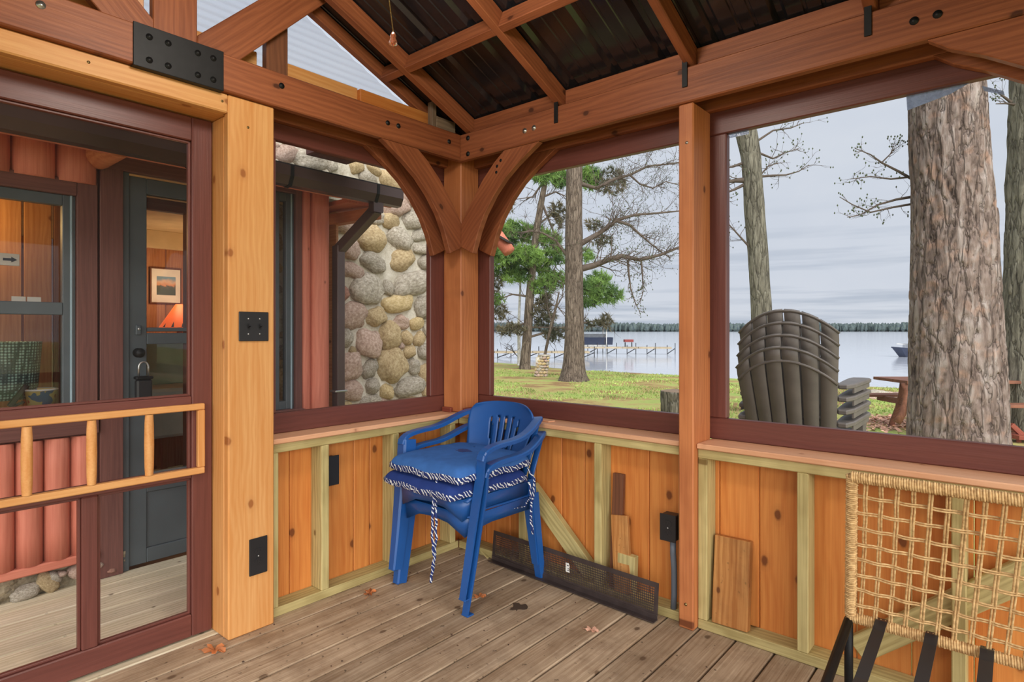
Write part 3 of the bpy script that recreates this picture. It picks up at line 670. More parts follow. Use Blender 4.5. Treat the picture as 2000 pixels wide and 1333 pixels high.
def cushion(label, cx, cy, z0, rz, wd, dp, th, mat, stain):
    t = thing('chair_cushion', (cx, cy, z0), label, 'cushion', 'blue chair cushions', rz=rz); M0 = WM[t.name]
    n = 26; vs = []; fs = []
    cr = lambda u, v: (u*wd/2*(1-.035*v*v*abs(u)-.02*abs(u*v)**3), v*dp/2*(1-.035*u*u*abs(v)-.02*abs(u*v)**3))
    w1 = [math.sin(i/n*math.pi-math.pi/2) for i in range(n+1)]
    for side in (1, -1):
        for j in range(n+1):
            for i in range(n+1):
                u, v = w1[i], w1[j]; x, y = cr(u, v)
                e = math.sqrt(max(0, 1-abs(u)**12))*math.sqrt(max(0, 1-abs(v)**12))
                zz = th*.30+(th*.58*e+th*.12*(1-u*u)*(1-v*v) if side == 1 else -th*.26*e)
                zz += .003*noise.noise(Vector((x*14, y*14, side)))*e
                vs.append((x, y, zz))
    k = (n+1)**2
    for j in range(n):
        for i in range(n):
            a = j*(n+1)+i; fs.append((a, a+1, a+n+2, a+n+1)); fs.append((k+a, k+a+n+1, k+a+n+2, k+a+1))
    obj('cushion_pad', mesh('cushion_pad', vs, fs, mat, True), t, M0)
    # patterned side band
    pts = []
    for i in range(n+1): pts.append((i/n*2-1, -1))
    for i in range(1, n+1): pts.append((1, i/n*2-1))
    for i in range(1, n+1): pts.append((1-i/n*2, 1))
    for i in range(1, n): pts.append((-1, 1-i/n*2))
    vs = []; fs = []; q = len(pts)
    for u, v in pts:
        x, y = cr(u, v); wv = .003*math.sin((u*7+v*9))
        for f, e in ((.06, .985), (.12, 1.006), (.32, 1.008), (.44, .992)): vs.append((x*e, y*e, th*f+wv))
    for i in range(q):
        j = (i+1) % q
        for s in range(3): fs.append((i*4+s, j*4+s, j*4+s+1, i*4+s+1))
    obj('side_band', mesh('side_band', vs, fs, EDGE, True), t, M0)
    if stain:
        poly = [((.040+.008*math.sin(5*a+1)+.005*math.sin(9*a))*math.cos(a)*1.05, (.030+.006*math.sin(4*a)+.004*math.sin(11*a))*math.sin(a)) for a in arc(0, 2*math.pi*35/36, 36)]
        prism('wet_stain', poly, .0012, WET, t, M0 @ Matrix.Translation((.01, .01, th*1.002)))
        for p in ((-.09, -.03), (.06, .09), (-.02, .11)): prism('wet_stain', [(.004*math.cos(a), .004*math.sin(a)) for a in arc(0, 5.6, 7)], .0012, WET, t, M0 @ Matrix.Translation((*p, th*.995)))
    return t, M0
def tie(t, M0, pts, wv=.008):
    P = [M0 @ Vector(p) for p in pts]
    sm = []
    for a, b_ in zip(P, P[1:]): sm += [a+(b_-a)*i/4 for i in range(4)]
    sm.append(P[-1]); sm = [p+Vector((.002*math.sin(i*1.7), .002*math.cos(i*2.1), 0)) for i, p in enumerate(sm)]
    tube('tie_strap', sm, [(.0058, .0014)]*len(sm), EDGE, t, 8, flat=(.76, .65, 0))
cu1, M1 = cushion('lower navy cushion under the top cushion on the blue chair', CH[0]-.014, CH[1]-.095, .485, math.radians(-3), .50, .50, .074, CUSHD, False)
cu2, M2 = cushion('top blue cushion with a dark wet spot on the stacked chair', CH[0]+.004, CH[1]-.082, .553, math.radians(-1), .49, .49, .082, CUSH, True)
tie(cu2, M2, [(.10, -.232, .02), (.10, -.242, -.06), (.106, -.244, -.16), (.108, -.246, -.24), (.10, -.248, -.33), (.092, -.25, -.385)])
tie(cu1, M1, [(.13, -.235, .02), (.128, -.243, -.08), (.128, -.243, -.18), (.14, -.243, -.25), (.125, -.245, -.325), (.12, -.245, -.36)])
tie(cu2, M2, [(.232, .21, .0), (.262, .225, -.05), (.252, .23, -.12), (.243, .22, -.2), (.25, .225, -.31)])
tie(cu1, M1, [(.235, .20, .02), (.285, .20, .01), (.292, .20, -.05), (.262, .19, -.10), (.19, .10, -.12)])
# --- perforated metal guard on the floor
pg = thing('perforated_guard', (.75, -.04, 0), 'dark perforated metal strip lying on edge against the half wall', 'metal strip')
P0 = Vector((.262, -.012, .005)); P1 = Vector((1.225, -.055, .005)); ax = (P1-P0); Lg = ax.length; ax.normalize(); nn = Vector((ax.y, -ax.x, 0))
H0 = .150
bm = bmesh.new(); NX, NZ = 104, 13
gv = [[bm.verts.new(P0+ax*(Lg*i/NX)+Vector((0, 0, .018+(H0-.02)*j/NZ))-nn*(.012*j/NZ)) for j in range(NZ+1)] for i in range(NX+1)]
for i in range(NX):
    for j in range(NZ):
        q = [gv[i][j], gv[i+1][j], gv[i+1][j+1], gv[i][j+1]]
        solid = j < 1 or j > NZ-3 or i < 2 or i > NX-3
        if solid: bm.faces.new(q)
        else:  # a diamond hole: four corner triangles stay
            m_ = [bm.verts.new((q[k].co+q[(k+1) % 4].co)/2*.78+ (q[0].co+q[2].co)/2*.22) for k in range(4)]
            for k in range(4): bm.faces.new([q[k], m_[k], m_[k-1]]); 
            for k in range(4): bm.faces.new([q[k], q[(k+1) % 4], m_[k]])
obj('perforated_web', bm_mesh('perforated_web', bm, PERF), pg)
bar('bottom_flange', P0+nn*.016+Vector((0, 0, .0)), P1+nn*.016, .038, .004, PERF, pg); bar('bottom_flange', P0+nn*.002+Vector((0, 0, .010)), P1+nn*.002+Vector((0, 0, .010)), .004, .022, PERF, pg)
sk = P0+ax*.50+Vector((0, 0, .092))+nn*.004
st_ = prism('price_sticker', [(-.011, -.021), (.011, -.021), (.008, -.008), (.011, .008), (.007, .021), (-.011, .021)], .0008, TAPE, pg, axes(ax, (0, 0, 1), nn, sk))
for p in ((.002, .010, .004), (.004, -.004, .003), (.003, -.012, .004)): prism('sticker_mark', [(-p[2], -.002), (p[2], -.002), (p[2], .002), (-p[2], .002)], .0004, INK, st_, axes(ax, (0, 0, 1), nn, sk+ax*p[0]+Vector((0, 0, p[1]))+nn*.0007))
# --- wood offcuts between the studs
def offcut(p0, p1, wd, th, mat, up, label):
    o = bar('wood_offcut', p0, p1, wd, th, mat, None, up, .002); tag(o, label, 'offcut', 'wood offcuts between the studs'); return o
offcut((.975, .03, .0385), (.966, .079, .545), .022, .055, DKOFF, (1, 0, .02), 'narrow dark brown offcut leaning on the orange boards beside the conduit')
offcut((1.025, .014, .0385), (.985, .052, .365), .085, .02, RAWW, (0, -1, .1), 'short raw board with dark smudges leaning in front of the dark offcut')
offcut((1.03, .035, .0385), (1.035, .037, .205), .085, .036, PT, (0, -1, 0), 'small treated block standing before the raw board')
offcut((1.497, .024, .0385), (1.492, .07, .372), .140, .036, RAWW, (0, -1, .12), 'thick pale board leaning beside the middle post')
sh = bar('sill_shim', (.40, .10, .7485), (.60, .055, .7485), .045, .006, SILL, None, (0, 0, 1), .001); tag(sh, 'thin loose wood strip lying on the lake-side sill', 'wood strip')
tag(bar('sill_shim', (.10, .02, .0405), (.24, -.02, .006), .012, .004, PT, None), 'thin wood splinter on the floor behind the blue chairs', 'wood strip')
# --- woven lounge chair, seat cushion missing
lc = thing('lounge_chair', (2.3, -.6, 0), 'rope-woven lounge chair with black seat straps, no cushion', 'chair')
TL = PY(1664, 932, -.33); TR = TL+Vector((.62, 0, 0)); BL = PY(1661, 1205, -.21); BR = BL+Vector((.61, 0, 0)); YB, ZB = BL.y, BL.z
def wrapped(name, a, b_, r=.0125, pitch=.0062):
    a, b_ = Vector(a), Vector(b_); d = (b_-a); L = d.length; d.normalize(); e = d.orthogonal().normalized(); f = d.cross(e)
    tb = tube(name, [a, b_], r*.72, TWINE, lc, 10); n = int(L/pitch); pts = []
    for i in range(n*8+1):
        q = i/8*2*math.pi; jit = 1+.06*math.sin(i*.37)
        pts.append(a+d*(L*i/(n*8))+(e*math.cos(q)+f*math.sin(q))*r*jit)
    vs, fs = tube_data(pts, .0034, 5); o = obj('rope_wrap', mesh('rope_wrap', vs, fs, TWINE, True), tb)
wrapped('top_bar', TL, TR, .0145); wrapped('side_bar', TL+Vector((0, 0, .004)), BL, .0135); wrapped('bottom_bar', BL, BR, .0145); wrapped('side_bar', TR, BR, .0135)
NV, NH = 15, 8
def lerp(a, b_, t): return a+(b_-a)*t
for i in range(1, NV+1):
    t_ = (i-.1)/(NV+.8); a = lerp(TL, TR, t_); c = lerp(BL, BR, t_-.012)
    vs = []; fs = []; bow = Vector((0, .03, -.01))
    for sg in (-.0034, .0034):
        pts = [lerp(a, c, q)+Vector((sg, 0, 0))+bow*math.sin(q*math.pi)*.5+Vector((0, .004*(1 if int(q*9+i) % 2 else -1), 0)) for q in arc(0, 1, 18)]
        tube_data(pts, .0031, 6, vs, fs)
    obj('rope_strand', mesh('rope_strand', vs, fs, TWINE, True), lc)
for j in range(1, NH+1):
    t_ = (j+.15)/(NH+1.1); a = lerp(TL, BL, t_); c = lerp(TR, BR, t_); vs = []; fs = []; bow = Vector((0, .03, -.012))
    for sg in (-.0031, .0031):
        pts = [lerp(a, c, q)+Vector((0, 0, sg))+bow*math.sin(t_*math.pi)*.5*math.sin(q*math.pi)*1.0+Vector((0, .004*(1 if int(q*16+j) % 2 else -1), 0)) for q in arc(0, 1, 34)]
        tube_data(pts, .0026, 6, vs, fs)
    obj('rope_strand', mesh('rope_strand', vs, fs, TWINE, True), lc)
for s, b0 in ((-1, BL), (1, BR)):
    x = b0.x+s*.004
    tube('seat_rail', [(x, YB, ZB-.01), (x, YB-.3, ZB-.09), (x, YB-.62, ZB-.06)], .0135, BLACKM, lc, 12); tube('leg', [(x, YB-.004, ZB-.01), (x, YB-.004, .16), (x, YB, .0)], .0125, BLACKM, lc, 12)
    tube('leg', [(x, YB-.61, ZB-.062), (x, YB-.63, .15), (x, YB-.64, .0)], .0125, BLACKM, lc, 12)
tube('front_rail', [(BL.x, YB-.62, ZB-.06), (BR.x, YB-.62, ZB-.06)], .0135, BLACKM, lc, 12)
for i in range(5):
    x = BL.x+.085+.125*i
    pts = [(x, YB+.012, ZB+.014), (x, YB-.014, ZB+.017), (x, YB-.06, ZB+.006), (x, YB-.3, ZB-.03), (x, YB-.6, ZB-.045), (x, YB-.635, ZB-.052)]
    sweep('seat_strap', pts, [(-.0155, -.0014), (.0155, -.0014), (.0155, .0014), (-.0155, .0014)], BLACKP, lc, side=(1, 0, 0))
# --- leaves on the floor
def oak_leaf(x, y, sz, rz, label, mat):
    pts = []
    for i in range(22):
        q = i/22*2*math.pi; r = sz*(.36+.64*abs(math.cos(2.5*q))**1.6)*(1.0 if i % 11 else .8); pts.append((r*math.cos(q)*1.15, r*math.sin(q)*.75))
    bm = bmesh.new(); c = bm.verts.new((0, 0, .003)); vv = [bm.verts.new((p[0], p[1], .001+.010*abs(math.sin(i*.9))*sz/.03)) for i, p in enumerate(pts)]
    for i in range(len(vv)): bm.faces.new((c, vv[i], vv[(i+1) % len(vv)]))
    t = thing('fallen_leaf', (x, y, .0005), label, 'leaf', 'dead leaves on the porch floor', rz=rz)
    o = obj('leaf_blade', bm_mesh('leaf_blade', bm, mat), t, WM[t.name]); md = o.modifiers.new('s', 'SOLIDIFY'); md.thickness = .0008
    s_ = tube('leaf_stem', [WM[t.name] @ Vector(p) for p in ((0, 0, .003), (-sz*.9, -.004, .003), (-sz*1.5, .002, .002))], .0011, mat, t, 5)
for (px, py, sz, rz, lb, mt) in ((420, 1273, .045, .6, 'brown oak leaf on the floor by the foot of the golden casing', LEAFL), (722, 1160, .04, 2.2, 'brown leaf on the floor left of the blue chair legs', LEAFL), (938, 1167, .03, 1.0, 'reddish leaf on the floor beside the blue front leg', LEAFL), (1157, 1233, .028, .3, 'pale crumpled leaf on the floor before the metal strip', LEAFP)):
    p = PZ(px, py, 0); oak_leaf(p.x, p.y, sz, rz, lb, mt)
p = PZ(1012, 1187, 0)
t = prism('water_stain', [((.03+.012*math.sin(3*a)+.006*math.sin(7*a+1))*math.cos(a), (.045+.012*math.sin(2*a+1)+.007*math.sin(6*a))*math.sin(a)) for a in arc(0, 2*math.pi*31/32, 32)], .0008, plain('dark_stain', (74, 60, 48), .6), None, Matrix.Translation((p.x, p.y, .0006)))
tag(t, 'small dark water stain on the planks right of the chair leg', 'stain')
# --- pull chain with glass drop, hanging from the porch lamp at the ridge
pc = PD(768, 62, 1.55)
lamp = thing('porch_lamp', (pc.x, RY, 2.62), 'round glass porch lamp hung under the ridge, with a pull chain', 'lamp')
lathe('canopy', [(0, .12), (.06, .12), (.07, .1), (.07, .08), (.02, .07), (.02, .0)], BLACKM, lamp, Matrix.Translation((pc.x, RY, 2.66)))
lathe('lamp_glass', [(.0, -.16), (.06, -.155), (.115, -.12), (.14, -.06), (.135, 0), (.10, .02), (.02, .03)], LAMPG, lamp, Matrix.Translation((pc.x, RY, 2.64)))
pts = [Vector((pc.x, RY+.03, 2.50))]; n = 60
vs = []; fs = []
for i in range(n):
    zz = 2.50+(pc.z-2.50)*i/(n-1); y = RY+.03+(pc.y-RY-.03)*min(1, i/(n-1)*1.0)
    q = len(vs)
    for v in ((1, 0, 0), (-1, 0, 0), (0, 1, 0), (0, -1, 0), (0, 0, 1), (0, 0, -1)): vs.append((pc.x+v[0]*.0022, y+v[1]*.0022, zz+v[2]*.0026))
    for a in ((0, 2, 4), (2, 1, 4), (1, 3, 4), (3, 0, 4), (2, 0, 5), (1, 2, 5), (3, 1, 5), (0, 3, 5)): fs.append(tuple(q+k for k in a))
tube('pull_chain', [(pc.x, RY+.03, 2.5), (pc.x, pc.y, pc.z)], .0014, BRASS, lamp, 6)
bd = obj('chain_beads', mesh('chain_beads', vs, fs, BRASS, True), lamp); bd['kind'] = 'stuff'
lathe('glass_drop', [(0, .0), (.004, -.002), (.0085, -.012), (.0065, -.017), (.011, -.027), (.010, -.034), (.0, -.038)], CRYST, lamp, Matrix.Translation(pc), 14)
L1 = light('porch_lamp_light', 'POINT', (pc.x, RY, 2.40), 45, (1.0, .94, .86), shadow_soft_size=.16); place(L1, Matrix.Translation((pc.x, RY, 2.42)), lamp)

# --- bits of bark, husks and seeds blown onto the planks
vs = []; fs = []
for _ in range(260):
    x = R.uniform(.02, 2.3); y = R.uniform(-1.75, -.06)
    if R.random() < .45: x = .95+PW*R.randint(-6, 9)+R.uniform(-.012, .012)
    a = R.uniform(0, 6.28); s_ = R.uniform(.0015, .0065); e = Vector((math.cos(a), math.sin(a), 0))*s_; f_ = Vector((-math.sin(a), math.cos(a), 0))*s_*R.uniform(.35, .9); c_ = Vector((x, y, .0)); k0 = len(vs)
    vs += [c_-e, c_+f_, c_+e, c_-f_, c_+Vector((0, 0, s_*.8))]; fs += [(k0, k0+1, k0+4), (k0+1, k0+2, k0+4), (k0+2, k0+3, k0+4), (k0+3, k0, k0+4)]
db = obj('floor_debris', mesh('floor_debris', vs, fs, plain('bark_bits', (84, 60, 44), .8, 0, .25, 9))); tag(db, 'tiny brown bark bits and husks scattered over the plank floor', 'debris', kind='stuff')
# ------------------------------------------------------------------ log cabin beyond the walkway
HX = -1.03
cb = thing('log_cabin', (HX-1.5, -1.3, 0), 'red half-log cabin with slate-painted door and windows beside the walkway', 'cabin')
def half_log(y0, y1, z0, z1, par=cb):
    r = (y1-y0)/2; yc = (y0+y1)/2; n = 12; vs = []; fs = []
    nz = max(2, int((z1-z0)/.12))
    for k in range(nz+1):
        zz = z0+(z1-z0)*k/nz
        for i in range(n+1):
            q = math.pi*(i/n)-math.pi/2; rr = r*(1+.03*noise.noise(Vector((yc*9, zz*2.5, q))))
            vs.append((zz-(z0+z1)/2, -math.sin(q)*rr, math.cos(q)*rr*.95))
    for k in range(nz):
        for i in range(n): a = k*(n+1)+i; fs.append((a, a+n+1, a+n+2, a+1))
    fs.append(tuple(range(n+1))); fs.append(tuple(nz*(n+1)+i for i in reversed(range(n+1))))
    me = mesh('half_log', vs, fs, LOG, True); return obj('half_log', me, par, axes((0, 0, 1), (0, -1, 0), (1, 0, 0), (HX, yc, (z0+z1)/2)))
box('wall_core', (HX-.12, HX-.002), (-3.4, -2.36), (.10, 2.14), LOG, cb, 0); 
def core(y, zz): box('wall_core', (HX-.12, HX-.002), y, zz, CASING, cb, 0)
core((-2.36, -1.43), (.10, .74)); core((-2.36, -1.43), (1.885, 2.14)); core((-1.43, -1.30), (0, 2.14)); core((-1.30, -.62), (2.02, 2.14)); core((-.62, -.55), (0, 2.14)); core((-.36, -.17), (.05, 2.14)); core((-.55, -.36), (.05, .72)); core((-.55, -.36), (2.03, 2.14))
y = -1.4335
while y > -2.5: half_log(y-.1005, y, .145, .70); y -= .101
y = -1.43
for k in range(6): half_log(y-.16, y, 1.892, 2.14); y -= .1605
half_log(-.3585, -.2925, .1, 2.14); half_log(-.292, -.166, .05, 2.14)
y = -2.5
for k in range(6): half_log(y-.16, y, .145, 2.14); y -= .1605
box('water_table', (HX-.1, HX+.045), (-3.4, -1.425), (.105, .145), LOG, cb, .006)
# crumbling footing
fo = bmesh.new(); vsr = []
nu, nv = 60, 10
gg = [[None]*(nv+1) for _ in range(nu+1)]
for i in range(nu+1):
    for j in range(nv+1):
        y = -3.3+(3.3-1.31)*i/nu; zz = -.02+.125*j/nv
        d = .028*noise.noise(Vector((y*11, zz*16, 0)))+.018*noise.noise(Vector((y*31, zz*40, 3)))-.05*max(0, noise.noise(Vector((y*4.1, zz*7, 9)))-.1)
        gg[i][j] = fo.verts.new((HX+.005+d, y, zz))
for i in range(nu):
    for j in range(nv): fo.faces.new((gg[i][j], gg[i+1][j], gg[i+1][j+1], gg[i][j+1]))
obj('footing', bm_mesh('footing', fo, FOUND), cb)
# double-hung window by the door
WY0, WY1 = -2.28, -1.512
def cabin_window(y0, y1, z0, z1, mid, cas):
    wn = box('window_casing', (HX-.01, HX+.028), (y1, y1+cas), (z0-.07, z1+.075), CASING, cb)
    box('window_casing', (HX-.01, HX+.028), (y0-cas, y0), (z0-.07, z1+.075), CASING, wn); box('window_casing', (HX-.01, HX+.03), (y0-.0, y1), (z1, z1+.075), CASING, wn)
    box('window_sill', (HX-.01, HX+.05), (y0-cas, y1+cas), (z0-.075, z0-.0), CASING, wn)
    s = .05
    sh_ = box('sash', (HX-.04, HX+.004), (y1-s, y1), (z0, z1), SLATE, cb); box('sash', (HX-.04, HX+.004), (y0, y0+s), (z0, z1), SLATE, sh_)
    box('sash', (HX-.04, HX+.004), (y0+s, y1-s), (z1-.05, z1), SLATE, sh_); box('sash', (HX-.04, HX+.004), (y0+s, y1-s), (z0, z0+.05), SLATE, sh_)
    if mid: box('sash', (HX-.045, HX+.006), (y0+s, y1-s), (mid-.03, mid+.028), SLATE, sh_)
    box('storm_edge', (HX+.004, HX+.010), (y1-.022, y1-.014), (z0, z1), plain('pale_edge', (150, 172, 182), .4), sh_, .001)
    for a, c in (((z0, mid), (mid, z1)) if mid else ((z0, z1),)):
        obj('pane', mesh('pane', [(HX-.02, y0+s, a), (HX-.02, y1-s, a), (HX-.02, y1-s, c), (HX-.02, y0+s, c)], [(0, 1, 2, 3)], GLASS), sh_)
cabin_window(WY0, WY1, .785, 1.83, 1.30, .083)
cabin_window(-.545, -.402, .72, 2.03, None, .042)
# cabin door
DY0, DY1 = -1.289, -.62
box('door_casing', (HX-.01, HX+.03), (-1.42, -1.322), (0, 2.06), CASING, cb); box('door_casing', (HX-.01, HX+.032), (-1.4195, -.55), (1.985, 2.06), CASING, cb); box('door_casing', (HX-.01, HX+.03), (-.62, -.552), (0, 1.985), CASING, cb)
box('door_jamb', (HX-.06, HX+.012), (-1.322, -1.291), (0, 1.985), SLATE, cb)
dd = box('door', (HX-.045, HX-.003), (DY0, DY0+.081), (.012, 1.975), SLATE, cb, .003)
box('door_rail', (HX-.045, HX-.003), (DY0+.081, DY1), (1.895, 1.975), SLATE, dd); box('door_rail', (HX-.045, HX-.003), (DY0+.081, DY1), (1.127, 1.185), SLATE, dd); box('door_rail', (HX-.05, HX-.008), (DY0+.081, DY1), (1.192, 1.213), SLATE, dd)
box('door_rail', (HX-.045, HX-.003), (DY0+.081, DY1), (.37, .467), SLATE, dd); box('door_rail', (HX-.045, HX-.003), (DY0+.081, DY1), (.012, .085), SLATE, dd); box('door_rail', (HX-.045, HX-.003), (DY1-.08, DY1), (.085, 1.895), SLATE, dd)
box('door_panel', (HX-.04, HX-.012), (DY0+.081, DY1-.08), (.085, .37), SLATE, dd)
for z0, z1 in ((1.213, 1.895), (.467, 1.127)):
    obj('pane', mesh('pane', [(HX-.025, DY0+.081, z0), (HX-.025, DY1-.08, z0), (HX-.025, DY1-.08, z1), (HX-.025, DY0+.081, z1)], [(0, 1, 2, 3)], GLASS), dd)
box('inner_door_edge', (HX-.10, HX-.055), (-1.0, -.95), (.05, 1.87), CASING, dd); box('inner_door_edge', (HX-.10, HX-.055), (-1.2, -.95), (1.83, 1.89), CASING, dd)
lk = box('deadbolt', (HX-.003, HX+.012), (-1.262, -1.237), (1.175, 1.225), SLATE, dd, .004); lathe('cylinder', [(0, .008), (.006, .008), (.0075, 0)], STEEL, lk, axes((0, 1, 0), (0, 0, 1), (1, 0, 0), (HX+.012, -1.249, 1.205)), 12)
hd = lathe('door_knob', [(0, .05), (.018, .046), (.024, .034), (.018, .02), (.01, .012), (.022, .004), (.024, 0)], BLACKM, dd, axes((0, 1, 0), (0, 0, 1), (1, 0, 0), (HX-.003, -1.249, 1.085)), 16)
# lock box hanging from the knob
kb = thing('key_lock_box', (HX+.03, -1.235, .93), 'black key lock box hanging by its shackle from the cabin door knob', 'lock box')
tube('shackle', [(HX+.034, -1.235-.022, .965), (HX+.034, -1.257, 1.01)]+[(HX+.034, -1.235-.022*math.cos(q), 1.01+.03*math.sin(q)) for q in arc(.2, math.pi-.2, 8)]+[(HX+.034, -1.213, 1.01), (HX+.034, -1.213, .965)], .0045, STEEL, kb, 10)
box('lock_body', (HX+.012, HX+.056), (-1.270, -1.200), (.85, .952), BLACKP, kb, .008); box('lock_cap', (HX+.010, HX+.058), (-1.273, -1.197), (.952, .968), BLACKM, kb, .004)
# eaves, gutter, downspout
GX = -.70
box('soffit', (-1.03, GX-.0), (-3.4, .09), (2.062, 2.072), LOG, cb); box('fascia', (GX-.02, GX), (-3.4, .09), (1.982, 2.075), LOG, cb)
sl = .22
rf = prism('cabin_roof', [(GX+.10, 2.076), (-6.0, 2.076+sl*(5.39)), (-6.0, 2.10+sl*5.39), (GX+.10, 2.088)], 3.6, plain('asphalt_shingle', (44, 42, 44), .9), cb, axes((1, 0, 0), (0, 0, 1), (0, -1, 0), (0, -1.615, 0)))
gp = [(0, 0), (0, -.085), (.035, -.105), (.075, -.10), (.098, -.055), (.10, 0), (.096, 0), (.092, -.05), (.07, -.094), (.036, -.098), (.006, -.082), (.006, 0)]
gt = sweep('gutter', [(GX+.001, -3.4, 2.08), (GX+.001, .10, 2.08)], [(a, -c) for a, c in gp], GUTTER, cb, side=(1, 0, 0))
prism('gutter_cap', gp[:6], .003, GUTTER, gt, axes((1, 0, 0), (0, 0, 1), (0, -1, 0), (GX+.001, .102, 2.08)))
for y in (-1.16, -.66, -.10): sweep('gutter_joint', [(GX-.001, y, 2.081), (GX-.001, y+.02, 2.081)], [(a*1.05, -c*1.06) for a, c in gp], BLACKM, gt, side=(1, 0, 0))
def dsp(pts, par, nm='downspout'):
    return sweep(nm, pts, [(-.036, -.026), (.036, -.026), (.036, .026), (-.036, .026)], GUTTER, par, side=[Vector((0, 1, 0))]*len(pts))
d1 = dsp([(GX+.05, -.07, 1.99), (GX+.05, -.07, 1.92)], cb, 'downspout_outlet'); d2 = bar('downspout_elbow', (GX+.05, -.068, 1.94), (HX+.03, -.10, 1.72), .058, .062, GUTTER, cb); bar('downspout', (HX+.03, -.105, 1.745), (HX+.03, -.105, .05), .055, .065, GUTTER, cb, up=(1, 0, 0)); box('pipe_strap', (HX-.0, HX+.066), (-.15, -.06), (.80, .812), STEEL, cb)
box('soffit_return', (-1.5, -.85), (-.14, .08), (2.0, 2.03), LOG, cb); bar('eave_log', (-1.45, -.06, 1.94), (-.78, .04, 1.95), .07, .07, CUTEND, cb); 
box('bracket_block', (-.62, -.30), (-.56, -.30), (2.16, 2.24), CASING, cb)
# porch rafter tail of the far wing, seen past the corner post
fw_ = thing('far_eave', (-2.2, 2.4, 1.9), 'red log rafter tail under a dark roof edge past the corner post', 'eave')
pA, pB = PD(955, 440, 5.4), PD(995, 492, 5.3)
tube('rafter_tail', [pA+Vector((-.5, -.3, .2)), pA, pB], [.07, .07, .055], LOG, fw_, 10); bar('roof_edge', pA+Vector((-.5, -.3, .29)), pB+Vector((.02, 0, .075)), .16, .02, plain('dark_roof_edge', (52, 46, 44), .8), fw_); bar('wall_stub', pA+Vector((-.52, -.32, .12)), pA+Vector((-.52, -.32, -2.1)), .2, .2, LOG, fw_)
# inside the cabin
rm = st('wall_cabin_interior', 'warm panelled room seen through the cabin door and window glass', 'room')
for k in range(20): box('wall_panel', (-3.32, -3.3), (-3.2+.16*k, -3.2+.16*k+.157), (0, 2.2), PANEL, rm, .004)
box('cabin_floor', (-3.3, -1.16), (-3.2, .0), (-.05, 0.0), PANEL, rm); box('cabin_ceiling', (-3.3, -1.16), (-3.2, .0), (2.05, 2.08), CREAM, rm)
box('end_panel', (-3.3, -1.16), (-.02, 0), (0, 2.05), PANEL, rm); box('crown', (-3.3, -3.24), (-3.2, 0), (1.9, 2.05), CREAM, rm); box('end_panel', (-3.3, -1.16), (-3.22, -3.2), (0, 2.05), PANEL, rm)
for k in range(9): bar('partition_board', (-1.72, -2.3+.13*k, 0), (-1.72, -2.3+.13*k, 2.05), .02, .12, PANEL if k < 7 else DKOFF, rm, up=(0, 1, 0))
p = PX(323, 559, -3.29); pf = thing('framed_print', p, 'small framed sunset print on the cabin back wall seen through the door', 'picture')
wq, hq = .125, .155
box('picture_frame', (-3.299, -3.275), (p.y-wq, p.y+wq), (p.z-hq, p.z+hq), DKOFF, pf); box('mat_board', (-3.276, -3.272), (p.y-wq+.012, p.y+wq-.012), (p.z-hq+.012, p.z+hq-.012), TAPE, pf, 0)
o = obj('print', mesh('print', [(0, -.075, -.08), (0, .075, -.08), (0, .075, .08), (0, -.075, .08)], [(0, 1, 2, 3)], PRINT), pf, Matrix.Translation((-3.270, p.y, p.z)))
p = PX(351, 640, -2.9); tl = thing('table_lamp', (p.x, p.y, 0), 'orange cone lampshade glowing inside the cabin behind the door glass', 'lamp')
lathe('lamp_shade', [(.15, 0), (.03, .19), (.027, .19)], SHADEO, tl, Matrix.Translation((p.x, p.y, p.z))); lathe('lamp_base', [(.0, .0), (.09, .0), (.09, .03), (.03, .06), (.05, .2), (.02, .34), (.015, .42)], DKOFF, tl, Matrix.Translation((p.x, p.y, p.z-.38)))
box('lamp_table', (p.x-.22, p.x+.22), (p.y-.22, p.y+.22), (p.z-.42, p.z-.385), PANEL, tl); 
for sx, sy in ((-.18, -.18), (.18, -.18), (-.18, .18), (.18, .18)): box('leg', (p.x+sx-.02, p.x+sx+.02), (p.y+sy-.02, p.y+sy+.02), (0, p.z-.42), PANEL, tl)
for k in range(5):
    q = k*.5-1.2; vsx = [(.148*math.cos(a), .148*math.sin(a), zz*.7) for a, zz in ((q-.07, .004), (q+.07, .004), (q, .05+.02*(k % 2)))]
    vsx = [(v[0]*(1-v[2]*4.2)*1.02, v[1]*(1-v[2]*4.2)*1.02, v[2]) for v in vsx]
    obj('shade_silhouette', mesh('shade_silhouette', vsx, [(0, 1, 2)], INK), tl, Matrix.Translation((p.x, p.y, p.z)))
light('cabin_lamp_light', 'POINT', (p.x, p.y, p.z+.35), 5, (1, .7, .42), shadow_soft_size=.1)
pa = PX(325, 720, -2.3); ac = thing('armchair', (pa.x, pa.y, 0), 'pale armchair with green throw inside the cabin behind the door glass', 'armchair')
zc = pa.z
for nm, x, yv, zz, mt in (('seat', (-.3, .3), (-.28, .28), (zc-.45, zc-.12), LINEN), ('backrest', (-.3, -.12), (-.28, .28), (zc-.12, zc+.2), LINEN), ('armrest', (-.3, .3), (-.36, -.28), (zc-.45, zc+.0), PANEL), ('armrest', (-.3, .3), (.28, .36), (zc-.45, zc+.0), PANEL), ('throw', (-.12, -.10), (-.1, .22), (zc-.12, zc+.21), plain('green_throw', (150, 176, 150), .95))):
    box(nm, (pa.x+x[0], pa.x+x[1]), (pa.y+yv[0], pa.y+yv[1]), zz, mt, ac, .02)
for sx, sy in ((-.26, -.32), (.26, -.32), (-.26, .32), (.26, .32)): box('leg', (pa.x+sx-.025, pa.x+sx+.025), (pa.y+sy-.025, pa.y+sy+.025), (0, zc-.45), PANEL, ac)
